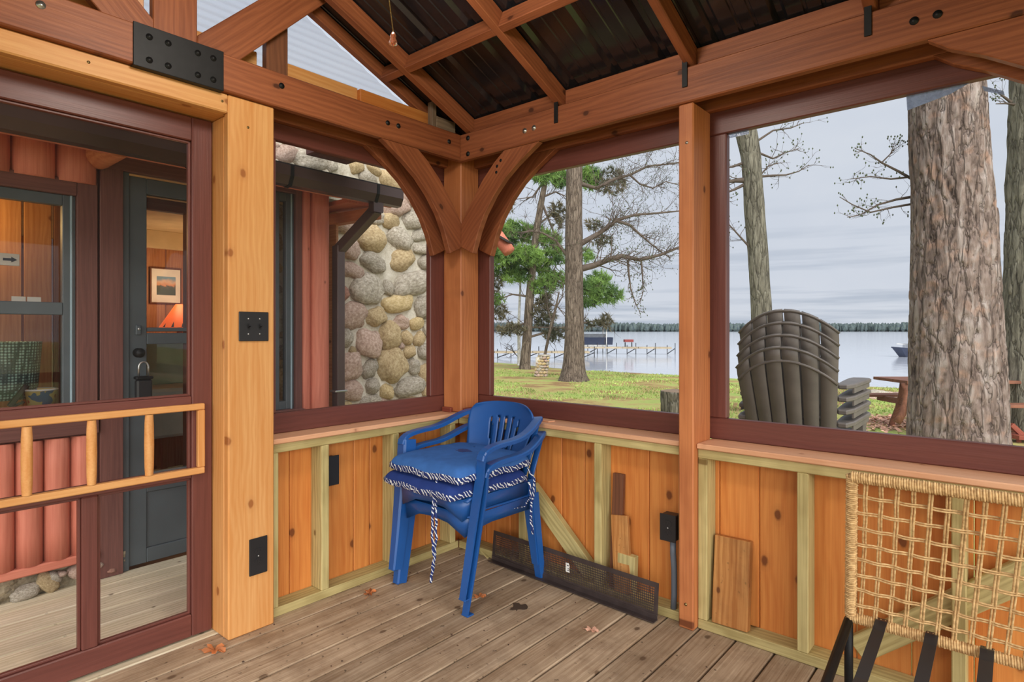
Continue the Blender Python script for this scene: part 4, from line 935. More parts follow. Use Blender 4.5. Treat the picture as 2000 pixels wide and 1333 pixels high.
# things in the cabin window
p = PX(14, 507, -1.2); ag = thing('arrow_sign', p, 'small white sign with a black arrow hanging in the cabin window', 'sign')
box('sign_board', (p.x-.004, p.x+.004), (p.y-.09, p.y+.045), (p.z-.028, p.z+.028), TAPE, ag, .002)
prism('arrow', [(-.022, -.006), (.008, -.006), (.008, -.013), (.03, 0), (.008, .013), (.008, .006), (-.022, .006)], .001, INK, ag, axes((0, 1, 0), (0, 0, 1), (1, 0, 0), (p.x+.0048, p.y+.006, p.z)))
tube('wire_clip', [(p.x+.006, p.y-.035, p.z-.02), (p.x+.006, p.y-.05, p.z+.01), (p.x+.006, p.y-.04, p.z+.04), (p.x+.006, p.y-.032, p.z+.03), (p.x+.006, p.y-.04, p.z-.04)], .002, STEEL, ag, 6)
tube('hanging_cord', [(p.x, p.y-.04, p.z+.028), (p.x, p.y-.05, p.z+.22), (p.x-.02, p.y-.06, p.z+.5)], .004, BRASS, ag, 6)
for a, c, lb in ((22, 50, 'left white card propped on the cabin window rail'), (53, 80, 'right white card propped on the cabin window rail')):
    q0, q1 = PX(a, 594, HX-.06), PX(c, 594, HX-.06); tag(box('note_card', (HX-.064, HX-.056), (q0.y, q1.y), (1.329, 1.352), TAPE, None, .001), lb, 'card', 'white cards on the window rail')
p = PX(28, 778, -1.3); lt = thing('lattice_lampshade', (p.x, p.y, p.z), 'greenish diamond-patterned glass vessel behind the lower window pane', 'vase')
lathe('vessel', [(0, 0), (.13, .0), (.15, .06), (.165, .27), (.16, .27), (.14, .06), (0, .01)], LATT, lt, Matrix.Translation((p.x, p.y-.06, p.z)), 28); 
p = PX(80, 800, -1.17); bk = thing('painted_bucket', (p.x, p.y, p.z), 'small painted tin bucket on the cabin window ledge', 'bucket')
lathe('bucket', [(0, 0), (.046, 0), (.062, .088), (.066, .09), (.066, .095), (.058, .095), (.043, .006), (0, .006)], BUCK, bk, Matrix.Translation((p.x, p.y, p.z)), 24); lathe('rim', [(.060, .093), (.0665, .091), (.0675, .097), (.060, .099)], WHITEM, bk, Matrix.Translation((p.x, p.y, p.z)), 24)
p = PX(25, 808, -1.15); bx_ = thing('paper_box', (p.x, p.y, p.z), 'flat white paper box with a row of dark marks on the window ledge', 'box')
box('carton', (p.x-.03, p.x+.03), (p.y-.12, p.y+.06), (p.z-.012, p.z+.014), TAPE, bx_, .002)
for k in range(9): box('printed_mark', (p.x+.030, p.x+.0306), (p.y-.10+.015*k, p.y-.10+.015*k+.009), (p.z-.004, p.z+.006), INK, bx_, 0)
p = PX(40, 775, -1.16); cl = thing('black_clamp', (p.x, p.y, p.z), 'black clamp leaning beside the painted bucket', 'clamp')
bar('clamp_arm', PX(18, 795, -1.16), PX(52, 752, -1.16), .02, .022, BLACKP, cl); bar('clamp_jaw', PX(20, 796, -1.16), PX(48, 785, -1.16), .014, .012, BLACKP, cl)
box('window_ledge', (-1.40, -1.09), (-2.3, -1.5), (.72, .765), PANEL, rm)
light('cabin_window_lamp', 'POINT', (-1.5, -1.86, 1.75), 5, (1, .66, .25), shadow_soft_size=.08)
# ------------------------------------------------------------------ fieldstone chimney
SX = -1.5
chm = thing('stone_chimney', (SX-.5, .6, 0), 'tall fieldstone chimney of rounded boulders set in pale mortar', 'chimney')
bm = bmesh.new(); nu, nv = 70, 90; g = [[None]*(nv+1) for _ in range(nu+1)]
CY0, CY1, CZ0, CZ1 = -.45, 1.62, -.1, 2.97
for i in range(nu+1):
    for j in range(nv+1):
        y = CY0+(CY1-CY0)*i/nu; zz = CZ0+(CZ1-CZ0)*j/nv
        g[i][j] = bm.verts.new((SX-.02+.016*noise.noise(Vector((y*7, zz*7, 1)))+.01*noise.noise(Vector((y*25, zz*25, 4))), y, zz))
for i in range(nu):
    for j in range(nv): bm.faces.new((g[i][j], g[i+1][j], g[i+1][j+1], g[i][j+1]))
obj('mortar_bed', bm_mesh('mortar_bed', bm, MORTAR, True), chm); box('chimney_core', (SX-.5, SX-.06), (CY0, CY1), (CZ0, CZ1), MORTAR, chm, 0)
SP = [(687,527,23,15,'p'),(717,567,31,30,'g'),(760,562,9,15,'g'),(807,554,38,23,'g'),(672,574,12,14,'r'),(778,592,30,18,'y'),(830,600,17,21,'g'),(690,616,26,25,'p'),(736,619,19,17,'t'),(786,629,16,14,'p'),(817,632,14,11,'y'),(764,656,21,25,'t'),(675,660,16,17,'g'),(796,660,11,13,'t'),(821,661,9,15,'t'),(838,645,10,16,'g'),(722,672,22,27,'p'),(691,685,7,8,'t'),(802,687,11,13,'t'),(831,687,13,15,'g'),(684,716,23,26,'p'),(724,720,14,18,'g'),(767,714,27,31,'t'),(810,716,12,16,'g'),(832,731,11,18,'t'),(690,764,23,18,'p'),(730,755,13,14,'g'),(757,766,12,15,'y'),(802,755,27,18,'g'),(664,760,8,20,'t'),(837,765,10,12,'t'),(725,783,22,11,'g'),(674,795,17,9,'y'),(670,435,25,19,'p'),(655,410,14,9,'t'),(697,410,22,13,'p'),(777,405,24,17,'p'),(738,425,17,13,'g'),(765,432,17,14,'t'),(808,430,21,16,'g'),(728,467,27,23,'t'),(784,467,22,20,'g'),(822,460,17,11,'g'),(685,488,18,20,'p'),(827,487,16,10,'g'),(731,512,25,18,'g'),(788,507,23,20,'t'),(832,513,12,13,'g'),(607,310,32,20,'g'),(560,300,24,16,'p'),(650,321,10,14,'g'),(543,287,9,8,'p'),(722,349,18,11,'g'),(765,352,23,14,'t'),(733,331,16,8,'t'),(797,385,12,17,'p'),(690,360,14,10,'g'),(820,395,13,15,'g'),(652,462,9,9,'t'),(845,560,8,20,'t'),(760,790,20,9,'p'),(800,785,20,9,'t'),(755,690,8,8,'t'),(855,430,12,22,'p'),(860,520,16,18,'g'),(865,600,18,20,'t'),(860,680,16,22,'p'),(862,750,15,18,'g')]
stones = []
for px_, py_, rx, ry, c in SP:
    p = PX(px_, py_, SX); d = (p-CAM).dot(Vector((-math.sin(YAW), math.cos(YAW), 0)))
    q = PX(px_+rx, py_, SX); stones.append((p.y, p.z, (q-p).length*1.06, ry*d/F_PX*1.12, c))
for _ in range(4000):
    y = R.uniform(CY0+.08, CY1-.06); zz = R.uniform(.0, CZ1-.1); a = R.uniform(.028, .17); b_ = a*R.uniform(.7, 1.05)
    if all(math.hypot((y-s[0])/(a+s[2]-.006), (zz-s[1])/(b_+s[3]-.006)) > 1 for s in stones): stones.append((y, zz, a, b_, R.choice('ggptty')))
def stone_mesh(sd):
    bm = bmesh.new(); bmesh.ops.create_icosphere(bm, subdivisions=3, radius=1); rr = random.Random(sd); o = Vector((sd*3.1, 0, 0))
    for v in bm.verts:
        n = v.co.copy(); k = 1+.26*noise.noise(n*1.2+o)+.13*noise.noise(n*2.4+o)+.04*noise.noise(n*7+o); 
        m_ = max(abs(n.x), abs(n.y), abs(n.z)); k *= (.92+.16*m_**-1*.55)
        v.co = n*k
    return bm_mesh('stone', bm, ST['g'], True)
SMS = {}
for i, (y, zz, a, b_, c) in enumerate(stones):
    sd = i % 14
    if (sd, c) not in SMS:
        me = stone_mesh(sd); me.materials.clear(); me.materials.append(ST[c]); SMS[(sd, c)] = me
    dpt = min(.095, .6*min(a, b_)+.025)
    obj('stone', SMS[(sd, c)], chm, Matrix.Translation((SX-.03, y, zz)) @ Matrix.Rotation(R.uniform(-.35, .35), 4, 'X') @ Matrix.Diagonal((dpt, a, b_, 1)))

for i in range(22):
    y = -3.0+R.random()*1.65; a = R.uniform(.02, .06); obj('rubble_stone', SMS[list(SMS)[i % len(SMS)]], cb, Matrix.Translation((HX+.012, y, R.uniform(.01, .075))) @ Matrix.Rotation(R.uniform(-1, 1), 4, 'X') @ Matrix.Diagonal((.03, a, a*.6, 1)))

lathe('log_end', [(0, 0), (.056, 0), (.06, -.006), (.06, -.3)], CUTEND, cb, axes((0, 1, 0), (0, 0, 1), (1, 0, 0), (GX+.006, -1.43, 2.03)), 20)
# ------------------------------------------------------------------ outdoors
SHORE = [(-90, 30), (-40, 27), (-19.1, 21.0), (-14, 18.3), (-10.7, 17.2), (-6.9, 17.2), (-4.8, 17.1), (-1.6, 16.5), (2, 16.8), (20, 17.5), (90, 20)]
LAKE = -.345
def shore(x):
    for (a, b_), (c, d) in zip(SHORE, SHORE[1:]):
        if a <= x <= c: return b_+(d-b_)*(x-a)/(c-a)
    return 30
def gz(x, y):
    s = y-shore(x); zz = -.06-.016*max(0, min(y, shore(x)))
    if y < 0: zz = -.06
    zz += .03*noise.noise(Vector((x*.25, y*.25, 0)))*min(1, max(0, y)/3)+.012*noise.noise(Vector((x*1.3, y*1.3, 5)))
    if s > -.5: zz = zz*(1-min(1, (s+.5)/.5))+(LAKE-.03-.2*max(0, s))*min(1, (s+.5)/.5)
    return zz
def grid_axis(lo, hi, c0, c1, fine, coarse):
    out = []; v = lo
    while v < hi: out.append(v); v += fine if c0 <= v <= c1 else coarse
    return out+[hi]
gx = grid_axis(-90, 90, -24, 12, .4, 3.0); gy = [v for v in grid_axis(-14, 34, 1, 24, .35, 1.5)]
vs = [(x, y, gz(x, y)) for x in gx for y in gy]; n = len(gy)
fs = [(i*n+j, (i+1)*n+j, (i+1)*n+j+1, i*n+j+1) for i in range(len(gx)-1) for j in range(n-1)]
lw = obj('ground_lawn', mesh('ground_lawn', vs, fs, LAWN, True)); tag(lw, 'patchy green and tan lawn running down to the lake', 'lawn', kind='structure')
lk_ = obj('lake_water', mesh('lake_water', [(-2600, 10, LAKE), (2600, 10, LAKE), (2600, 2400, LAKE), (-2600, 2400, LAKE)], [(0, 1, 2, 3)], WATER)); tag(lk_, 'calm pale grey lake under the overcast sky', 'lake', kind='structure')
# grass blades
vs = []; fs = []
for _ in range(26000):
    d = 6.5+16*R.random()**1.3; px_ = R.uniform(930, 1800); p = PD(px_, 645, d); x, y = p.x, p.y
    if y > shore(x)-.1 or noise.noise(Vector((x*.5, y*.5, 2))) < -.12: continue
    zz = gz(x, y); h = R.uniform(.02, .055); a = R.uniform(0, 6.28); wd = .006+.0006*d; k = len(vs)
    vs += [(x-wd*math.cos(a), y-wd*math.sin(a), zz), (x+wd*math.cos(a), y+wd*math.sin(a), zz), (x+R.uniform(-.03, .03), y+R.uniform(-.03, .03), zz+h)]; fs.append((k, k+1, k+2))
gr = obj('grass', mesh('grass', vs, fs, GRASS)); tag(gr, 'short green grass blades on the lakeside lawn', 'grass', kind='stuff')
# far shore
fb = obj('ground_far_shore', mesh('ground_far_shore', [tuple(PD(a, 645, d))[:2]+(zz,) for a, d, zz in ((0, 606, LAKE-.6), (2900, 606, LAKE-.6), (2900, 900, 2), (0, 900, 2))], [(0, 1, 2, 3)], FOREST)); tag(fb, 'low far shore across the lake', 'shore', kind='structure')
bm = bmesh.new(); bmesh.ops.create_icosphere(bm, subdivisions=1, radius=1); iv = [v.co.copy() for v in bm.verts]; ifc = [tuple(v.index for v in f.verts) for f in bm.faces]; bm.free()
vs = []; fs = []
for i in range(3000):
    d = R.uniform(603, 660); px_ = R.uniform(700, 2400); p = PD(px_, 645, d)
    hh = (8.6+2.2*noise.noise(Vector((px_*.012, 0, 0)))+R.uniform(-1.6, 1.3)); rx = R.uniform(1.3, 3.3); k = len(vs)
    vs += [(p.x+v.x*rx*R.uniform(.85, 1.15), p.y+v.y*rx, LAKE-.4+hh*.5*(1+v.z*R.uniform(.92, 1.08))) for v in iv]; fs += [tuple(k+q for q in f) for f in ifc]
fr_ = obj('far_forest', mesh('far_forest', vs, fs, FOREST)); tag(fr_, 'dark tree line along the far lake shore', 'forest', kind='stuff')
# ---- trees
def trunk(name, pts, rad, mat, parent, sides=24, amp=.03, freq=3.0, rows=40, plates=0.0):
    """pts: world points bottom-up; dense tube with bark relief"""
    P = [Vector(p) for p in pts]; L = [0]
    for a, c in zip(P, P[1:]): L.append(L[-1]+(c-a).length)
    vs = []; fs = []
    def at(s):
        for i in range(len(P)-1):
            if s <= L[i+1] or i == len(P)-2:
                t = (s-L[i])/(L[i+1]-L[i]); return P[i].lerp(P[i+1], t), rad[i]+(rad[i+1]-rad[i])*t
    for k in range(rows+1):
        c, r = at(L[-1]*k/rows)
        for s in range(sides):
            q = 2*math.pi*s/sides; u = Vector((math.cos(q), math.sin(q), 0))
            d = noise.noise(Vector((math.cos(q)*freq, math.sin(q)*freq, c.z*freq*.35)))*amp+noise.noise(Vector((math.cos(q)*freq*3, math.sin(q)*freq*3, c.z*freq*.9)))*amp*.5
            if plates:
                e = abs(noise.noise(Vector((math.cos(q)*freq*2.0+4, math.sin(q)*freq*2.0, c.z*freq*.55)))); d -= plates*max(0, .12-e)/.12
            vs.append(c+u*(r*(1+d)))
    for k in range(rows):
        for s in range(sides):
            s2 = (s+1) % sides; fs.append((k*sides+s, k*sides+s2, (k+1)*sides+s2, (k+1)*sides+s))
    fs.append(tuple(rows*sides+s for s in range(sides)))
    o = P[0]; vs = [v-o for v in vs]
    return obj(name, mesh(name, vs, fs, mat, True), parent, Matrix.Translation(o))
def twigs(vs, fs, bv, bf, p, d, ln, r, depth, rr):
    n = 4; pts = [p.copy()]; dd = d.normalized()
    for i in range(n):
        dd = (dd+Vector((rr.gauss(0, .22), rr.gauss(0, .22), rr.gauss(.05, .22)))).normalized(); pts.append(pts[-1]+dd*ln/n)
    tube_data(pts, [r*(1-.75*i/n) for i in range(n+1)], 4 if depth < 2 else 5, vs, fs, cap=False)
    if depth > 0:
        for k in range(rr.choice((2, 3, 3, 4))):
            i = rr.randint(1, n); twigs(vs, fs, bv, bf, pts[i], (dd+Vector((rr.gauss(0, .7), rr.gauss(0, .7), rr.gauss(0, .55)))), ln*rr.uniform(.4, .7), r*.5, depth-1, rr)
    elif bv is not None:
        q = pts[-1]; k = len(bv); s = r*2.6+.004
        bv += [q+Vector(v)*s for v in ((1, 0, 0), (-1, 0, 0), (0, 1, 0), (0, -1, 0), (0, 0, 1.6), (0, 0, -1.6))]
        bf += [tuple(k+x for x in t) for t in ((0, 2, 4), (2, 1, 4), (1, 3, 4), (3, 0, 4), (2, 0, 5), (1, 2, 5), (3, 1, 5), (0, 3, 5))]
def limb(parent, D, path, r0, r1, nt_, tl, depth, seed, mat, buds=True, spread=.8):
    rr = random.Random(seed); P = [PD(a, b_, D+(c[0] if c else 0)) for a, b_, *c in path]; n = len(P)
    vs, fs = tube_data(P, [r0+(r1-r0)*i/(n-1) for i in range(n)], 7, cap=False); bv = []; bf = []
    for k in range(nt_):
        t = rr.uniform(.12, 1)*(n-1); i = min(n-2, int(t)); p = P[i].lerp(P[i+1], t-i); d = (P[i+1]-P[i]).normalized()
        d = d*.7+Vector((rr.gauss(0, spread), rr.gauss(0, spread), rr.gauss(0, spread*.8)))
        twigs(vs, fs, bv if buds else None, bf, p, d, tl*rr.uniform(.5, 1.15)*(1-.4*t/(n-1)), max(r1*.55, .0006*D, .25*(r0+(r1-r0)*t/(n-1))), depth, rr)
    o = obj('limb', mesh('limb', vs, fs, mat, True), parent)
    if bv: bo = obj('buds', mesh('buds', bv, bf, BUD), o); bo['kind'] = 'stuff'
def foliage(parent, D, clusters, seed, mat, px_m, dens=1.0, ln=.2):
    rr = random.Random(seed); vs = []; fs = []
    for cx, cy, rx, ry, dd in clusters:
        for k in range(int(rx*ry*.13*dens)):
            a = rr.uniform(0, 6.28); q = rr.random()**.55
            c = PD(cx+rx*q*math.cos(a), cy+ry*q*math.sin(a)-.0, D+dd+rr.uniform(-.6, .6)*rx/px_m)
            base = Vector((rr.gauss(0, 1), rr.gauss(0, 1), rr.gauss(.15, .5))).normalized()
            for m_ in range(13):
                d = (base*.9+Vector((rr.gauss(0, .55), rr.gauss(0, .55), rr.gauss(.1, .5)))).normalized(); L = ln*rr.uniform(.6, 1.2); sd = d.orthogonal().normalized()*(.006+.00045*D); k0 = len(vs)
                vs += [c-sd, c+sd, c+d*L]; fs.append((k0, k0+1, k0+2))
    o = obj('foliage', mesh('foliage', vs, fs, mat), parent); o['kind'] = 'stuff'; return o
def px_path(D, L): return [PD(a, b_, D) for a, b_ in L]
# oak by the shore
b0 = PD(1120, 745, 16.94)
oak = thing('oak_tree', b0, 'tall straight oak trunk with bare budding limbs before the dock', 'tree')
k = 1/69.1
trunk('trunk', px_path(16.94, [(1119, 752), (1120, 744), (1120, 730), (1121, 705), (1122, 640), (1121, 560), (1121, 470), (1121, 400), (1122, 320), (1124, 200), (1126, -60)]), [32*k, 30*k, 24*k, 20.5*k, 18.5*k, 17.5*k, 17*k, 16*k, 15.5*k, 15*k, 13*k], BARKO, oak, 28, .07, 4, 90)
D = 16.94
limb(oak, D, [(1135, 525), (1160, 519), (1185, 509), (1215, 500), (1250, 508), (1290, 498), (1330, 482), (1400, 455)], .10, .02, 44, 1.1, 2, 1, TWIG)
limb(oak, D, [(1135, 476), (1160, 462), (1185, 446), (1205, 430), (1240, 420), (1290, 416), (1350, 410)], .085, .015, 44, 1.0, 2, 2, TWIG)
limb(oak, D, [(1205, 432), (1230, 440), (1250, 458), (1275, 480), (1310, 505)], .05, .012, 23, .8, 2, 3, TWIG)
limb(oak, D, [(1137, 360), (1165, 368), (1200, 350), (1230, 342), (1265, 325), (1310, 320), (1380, 310)], .06, .015, 37, 1.0, 2, 4, TWIG)
limb(oak, D, [(1226, 508), (1228, 535), (1232, 565), (1240, 590), (1250, 610)], .035, .008, 13, .45, 1, 5, TWIG)
limb(oak, D, [(1252, 508), (1255, 540), (1256, 570), (1250, 595)], .03, .006, 13, .45, 1, 6, TWIG)
limb(oak, D, [(1108, 500), (1085, 470), (1060, 455), (1030, 450)], .05, .01, 20, .9, 2, 7, TWIG)
limb(oak, D, [(1140, 300), (1180, 290), (1230, 300), (1290, 275), (1360, 270)], .06, .015, 30, 1.1, 2, 8, TWIG)
limb(oak, D, [(1230, 342), (1250, 360), (1275, 368), (1300, 355), (1340, 365)], .03, .01, 20, .8, 2, 9, TWIG)
# white pine behind it
D = 22.9; k = 1/51.1
wp = thing('pine_tree', PD(1025, 722, D), 'leaning pine with green needle clumps at the left of the lake view', 'tree')
trunk('trunk', px_path(D, [(1025, 726), (1025, 718), (1027, 690), (1031, 640), (1034, 590), (1040, 520), (1048, 450), (1058, 390), (1066, 350), (1075, 300), (1090, 200)]), [13*k, 11*k, 9.5*k, 9*k, 8.5*k, 7.5*k, 7*k, 6*k, 5*k, 4.5*k, 3*k], BARKF, wp, 16, .06, 4, 40)
for i, pth in enumerate([[(1040, 530), (1010, 510), (980, 505), (955, 512)], [(1036, 580), (1000, 575), (965, 590)], [(1048, 450), (1015, 455), (975, 450)], [(1042, 500), (1075, 490), (1100, 505)], [(1034, 600), (1060, 590), (1090, 600), (1105, 620)], [(1060, 385), (1085, 375), (1120, 390)], [(1032, 630), (1000, 640), (975, 655)], [(1031, 640), (1070, 640), (1095, 655)], [(1035, 560), (1070, 545), (1120, 560), (1180, 575), (1205, 590)], [(1066, 350), (1040, 385), (1005, 390)], [(1070, 340), (1130, 355), (1180, 370)], [(1050, 440), (1075, 420), (1100, 440)], [(1060, 400), (1080, 450), (1085, 520), (1070, 560)], [(1030, 660), (1100, 640), (1170, 625), (1190, 640)]]): limb(wp, D, pth, .05, .01, 13, 1.0, 1, 30+i, TWIG, False, .7)
foliage(wp, D, [(978, 462, 34, 22, 0), (1003, 497, 44, 20, 0), (1040, 458, 28, 18, .5), (972, 500, 26, 20, -.5), (1075, 345, 38, 16, 0), (1055, 335, 25, 16, 0), (1155, 350, 24, 22, .5), (1160, 562, 36, 18, 0), (1188, 578, 28, 15, 0), (1150, 590, 25, 12, 0), (1010, 540, 30, 14, 0), (1060, 560, 26, 16, 0), (1085, 500, 22, 18, 0), (1145, 500, 14, 12, 0), (970, 585, 14, 10, 0), (1075, 470, 22, 18, 0), (1005, 455, 30, 22, .6), (1030, 500, 34, 18, -.6), (990, 530, 34, 14, .4), (1052, 525, 26, 16, .3), (1085, 545, 20, 18, 0), (962, 475, 18, 16, 0), (1095, 350, 16, 20, .4), (1140, 335, 20, 14, .3), (1170, 545, 24, 12, .5)], 5, NEEDLE, 51, 1.9, .26)
foliage(wp, D, [(1195, 355, 30, 26, .5), (1000, 645, 34, 12, 0), (975, 610, 15, 16, 0), (1085, 655, 26, 14, 0), (1062, 620, 24, 22, 0), (1185, 628, 14, 14, 0), (1160, 632, 26, 8, 0), (985, 405, 24, 10, 0), (1090, 420, 18, 26, 0), (1160, 440, 18, 10, 0), (1175, 470, 24, 10, 0), (1060, 590, 20, 18, 0), (968, 555, 12, 20, 0)], 6, NEEDLED, 51, 1.2, .24)
# thin birch and leaning sapling
bi = thing('birch_tree', PD(1014, 712, 24), 'thin pale birch stem beside the leaning pine', 'tree')
trunk('trunk', px_path(24, [(1014, 714), (1014, 680), (1013, 640), (1015, 590), (1018, 520)]), [.075, .07, .06, .05, .03], BIRCH, bi, 10, .03, 4, 16)
limb(bi, 24, [(1014, 660), (1000, 640), (990, 625)], .03, .01, 8, .9, 1, 61, TWIG, False); limb(bi, 24, [(1014, 700), (1000, 685), (985, 680)], .02, .006, 8, .7, 1, 62, TWIG, False)
sa = thing('sapling', PD(1062, 700, 19.6), 'thin bare sapling leaning up behind the stone pillar', 'tree')
trunk('trunk', px_path(19.6, [(1061, 728), (1064, 695), (1071, 660), (1078, 630), (1086, 600), (1092, 570)]), [.05, .05, .045, .06, .04, .02], BARKF, sa, 8, .05, 4, 18)
limb(sa, 19.6, [(1078, 630), (1070, 605), (1068, 580)], .025, .008, 10, .8, 1, 63, TWIG, False); limb(sa, 19.6, [(1084, 606), (1098, 580), (1102, 550)], .025, .008, 10, .8, 1, 64, TWIG, False)
# stone pillar
pb = PD(1056, 737, 19.0); sp_ = thing('stone_pillar', pb, 'short round pillar of stacked stones on the lawn near the shore', 'pillar')
pz = gz(pb.x, pb.y); lathe('pillar_core', [(.0, .0), (.17, 0), (.16, .62), (0, .62)], MORTAR, sp_, Matrix.Translation((pb.x, pb.y, pz)), 14)
for row in range(7):
    for q in range(9):
        a = 2*math.pi*(q+.5*(row % 2))/9+R.uniform(-.1, .1); r = .185-.003*row
        obj('stone', SMS[list(SMS)[(row*9+q) % len(SMS)]], sp_, Matrix.Translation((pb.x+r*math.cos(a)+row*.012, pb.y+r*math.sin(a)+row*.008, pz+.05+.092*row)) @ Matrix.Rotation(a, 4, 'Z') @ Matrix.Diagonal((.045, R.uniform(.055, .075), R.uniform(.036, .05), 1)))
lathe('cap_stone', [(0, .0), (.2, .0), (.21, .03), (.19, .055), (0, .06)], ST['g'], sp_, Matrix.Translation((pb.x+.09, pb.y+.06, pz+.645)), 12)
# middle tree beyond the plastic chairs
D = 10; k = 1/127; T3 = thing('maple_tree', PD(1492, 815, D), 'slim tree trunk rising behind the stacked plastic chairs', 'tree')
trunk('trunk', px_path(D, [(1494, 815), (1492, 780), (1489, 680), (1487, 600), (1480, 500), (1473, 400), (1467, 310), (1458, 262), (1440, 180), (1420, 60)]), [28*k, 24*k, 21*k, 20.5*k, 20*k, 20*k, 20*k, 22*k, 18*k, 14*k], BARKG, T3, 26, .08, 5, 80)
for i, (pth, r) in enumerate([([(1456, 352), (1435, 353), (1418, 356), (1390, 350)], .05), ([(1455, 360), (1435, 370), (1415, 378), (1395, 390)], .03), ([(1455, 318), (1432, 325), (1415, 330)], .03), ([(1486, 345), (1510, 343), (1535, 342), (1560, 335), (1580, 322)], .022), ([(1485, 300), (1510, 310), (1530, 300), (1560, 290)], .02), ([(1466, 485), (1445, 462), (1425, 440), (1412, 425)], .02), ([(1480, 275), (1510, 255), (1545, 250), (1570, 240)], .02), ([(1483, 345), (1500, 325), (1520, 318)], .016)]): limb(T3, D, pth, r, .005, 7, .42, 1, 70+i, TWIG, True, .6)
# big pine just outside the screen
D = 6.0; k = 1/195.2; T4 = thing('pine_tree', PD(1870, 905, D), 'massive pine trunk with scaly grey and orange bark just outside the screen', 'tree')
k /= 1.25
trunk('trunk', px_path(D, [(1871, 925), (1870, 900), (1869, 860), (1867, 700), (1864, 600), (1861, 420), (1853, 300), (1848, 200), (1840, 60), (1836, -120)]), [118*k, 112*k, 104*k, 97*k, 93*k, 85*k, 81*k, 79*k, 77*k, 75*k], BARKP, T4, 120, .035, 7, 240, .07)
for i, (pth, r) in enumerate([([(1785, 352, .3), (1755, 335, .3), (1722, 318, .3), (1700, 302, .3), (1670, 290, .3)], .016), ([(1785, 384, .3), (1750, 390, .3), (1715, 400, .3), (1680, 420, .3), (1655, 425, .3)], .016), ([(1785, 398, .3), (1745, 405, .3), (1700, 415, .3), (1665, 400, .3), (1640, 385, .3)], .013), ([(1785, 345, .3), (1740, 350, .3), (1700, 345, .3), (1660, 350, .3)], .012), ([(1722, 318, .3), (1740, 300, .3), (1745, 285, .3)], .008)]): limb(T4, D, pth, r, .0035, 9, .24, 1, 90+i, TWIG, True, .6)
# tree at the right edge
D = 8.0; T5 = thing('spruce_tree', PD(2020, 860, D), 'mossy grey trunk behind the massive pine at the right', 'tree')
trunk('trunk', px_path(D, [(2012, 860), (2012, 800), (2012, 600), (2016, 400), (2020, 200), (2024, -100)]), [.36, .32, .30, .28, .27, .25], BARKG, T5, 60, .07, 5, 120, .05)
limb(T5, D, [(1985, 205), (1965, 202), (1945, 203)], .02, .006, 4, .3, 1, 99, TWIG); limb(T5, D, [(1975, 200), (1955, 185), (1945, 175)], .02, .006, 4, .3, 1, 98, TWIG)
# sawn stump
sb = PD(1326, 764, 6.5); stp = thing('tree_stump', (sb.x, sb.y, gz(sb.x, sb.y)), 'sawn grey stump standing on the lawn beside the middle post', 'stump')
zt = sb.z; z0 = gz(sb.x, sb.y)
trunk('stump_body', [(sb.x, sb.y, z0-.03), (sb.x, sb.y, z0+.2), (sb.x, sb.y, zt)], [.23, .185, .192], BARKG, stp, 36, .07, 5, 30, .05)
lathe('cut_face', [(0, .004), (.17, .004), (.19, 0)], GREYB, stp, Matrix.Translation((sb.x, sb.y, zt)), 30)
# ---- resin adirondack chairs, four in a stack, seen from behind
def adirondack():
    t = thing('adirondack_chair', (0, 0, 0), 'x', 'chair', 'stacked resin adirondack chairs')
    # back: six slats fanned, leaning toward -y
    W1, W0, H0, H1 = .285, .225, .30, 1.16
    def pt(u, zz, off=0): 
        tt = (zz-H0)/(H1-H0); hw = W0+(W1-W0)*min(1, tt*1.25); return Vector((u*hw, -.08-.30*tt+.055*(1-u*u)*-1+off, zz))
    def top(u): return 1.165-.135*abs(u)**2.1
    for i in range(6):
        ua, ub = -1+i/3+.018, -1+(i+1)/3-.018; n = 14; vs = []; fs = []
        for j in range(n+1):
            for m_, u in enumerate((ua, (ua+ub)/2, ub)):
                zz = H0+(top(u)-H0)*j/n
                vs.append(pt(u, zz))
        for j in range(n):
            for m_ in range(2): a = j*3+m_; fs.append((a, a+1, a+4, a+3))
        o = obj('back_slat', mesh('back_slat', vs, fs, BROWNP, True), t); md = o.modifiers.new('s', 'SOLIDIFY'); md.thickness = .018; md.offset = 0
    us = arc(-.99, .99, 25)
    tube('back_rib', [pt(u, top(u)-.085, -.006) for u in us], [(.007, .011)]*25, BROWNP, t, 8); tube('back_rib', [pt(u, top(u)-.012, -.006) for u in us], [(.006, .012)]*25, BROWNP, t, 8)
    tube('back_rib', [pt(u, .66, -.006) for u in us], [(.016, .010)]*25, BROWNP, t, 8, flat=(0, 0, 1))
    for s in (-1, 1):
        poly = [(s*(a-.05), c) for a, c in ((.29, -.16), (.31, -.22), (.36, -.22), (.385, -.1), (.40, .30), (.405, .42), (.39, .465), (.35, .48), (.29, .46), (.275, .36), (.28, .1))]
        if s < 0: poly = poly[::-1]
        prism('armrest', poly, .028, BROWNP, t, Matrix.Translation((0, 0, .70)), .006); prism('arm_lip', [(s*.345, .42), (s*.33, -.12), (s*.32, -.12), (s*.333, .42)], .05, BROWNP, t, Matrix.Translation((0, 0, .682)))
        box('leg', (s*.31-.02, s*.31+.02), (.30, .40), (0, .686), BROWNP, t, .006); bar('leg', (s*.30, .40, .36), (s*.30, -.62, .02), .03, .10, BROWNP, t)
    for j in range(6): bar('seat_slat', (-.29, .40-.09*j, .40-.026*j), (.29, .40-.09*j, .40-.026*j), .08, .018, BROWNP, t)
    return t
pA = PD(1546, 645, 3.75)
a0 = adirondack(); AD = [a0]+[copy_tree(a0) for _ in range(3)]
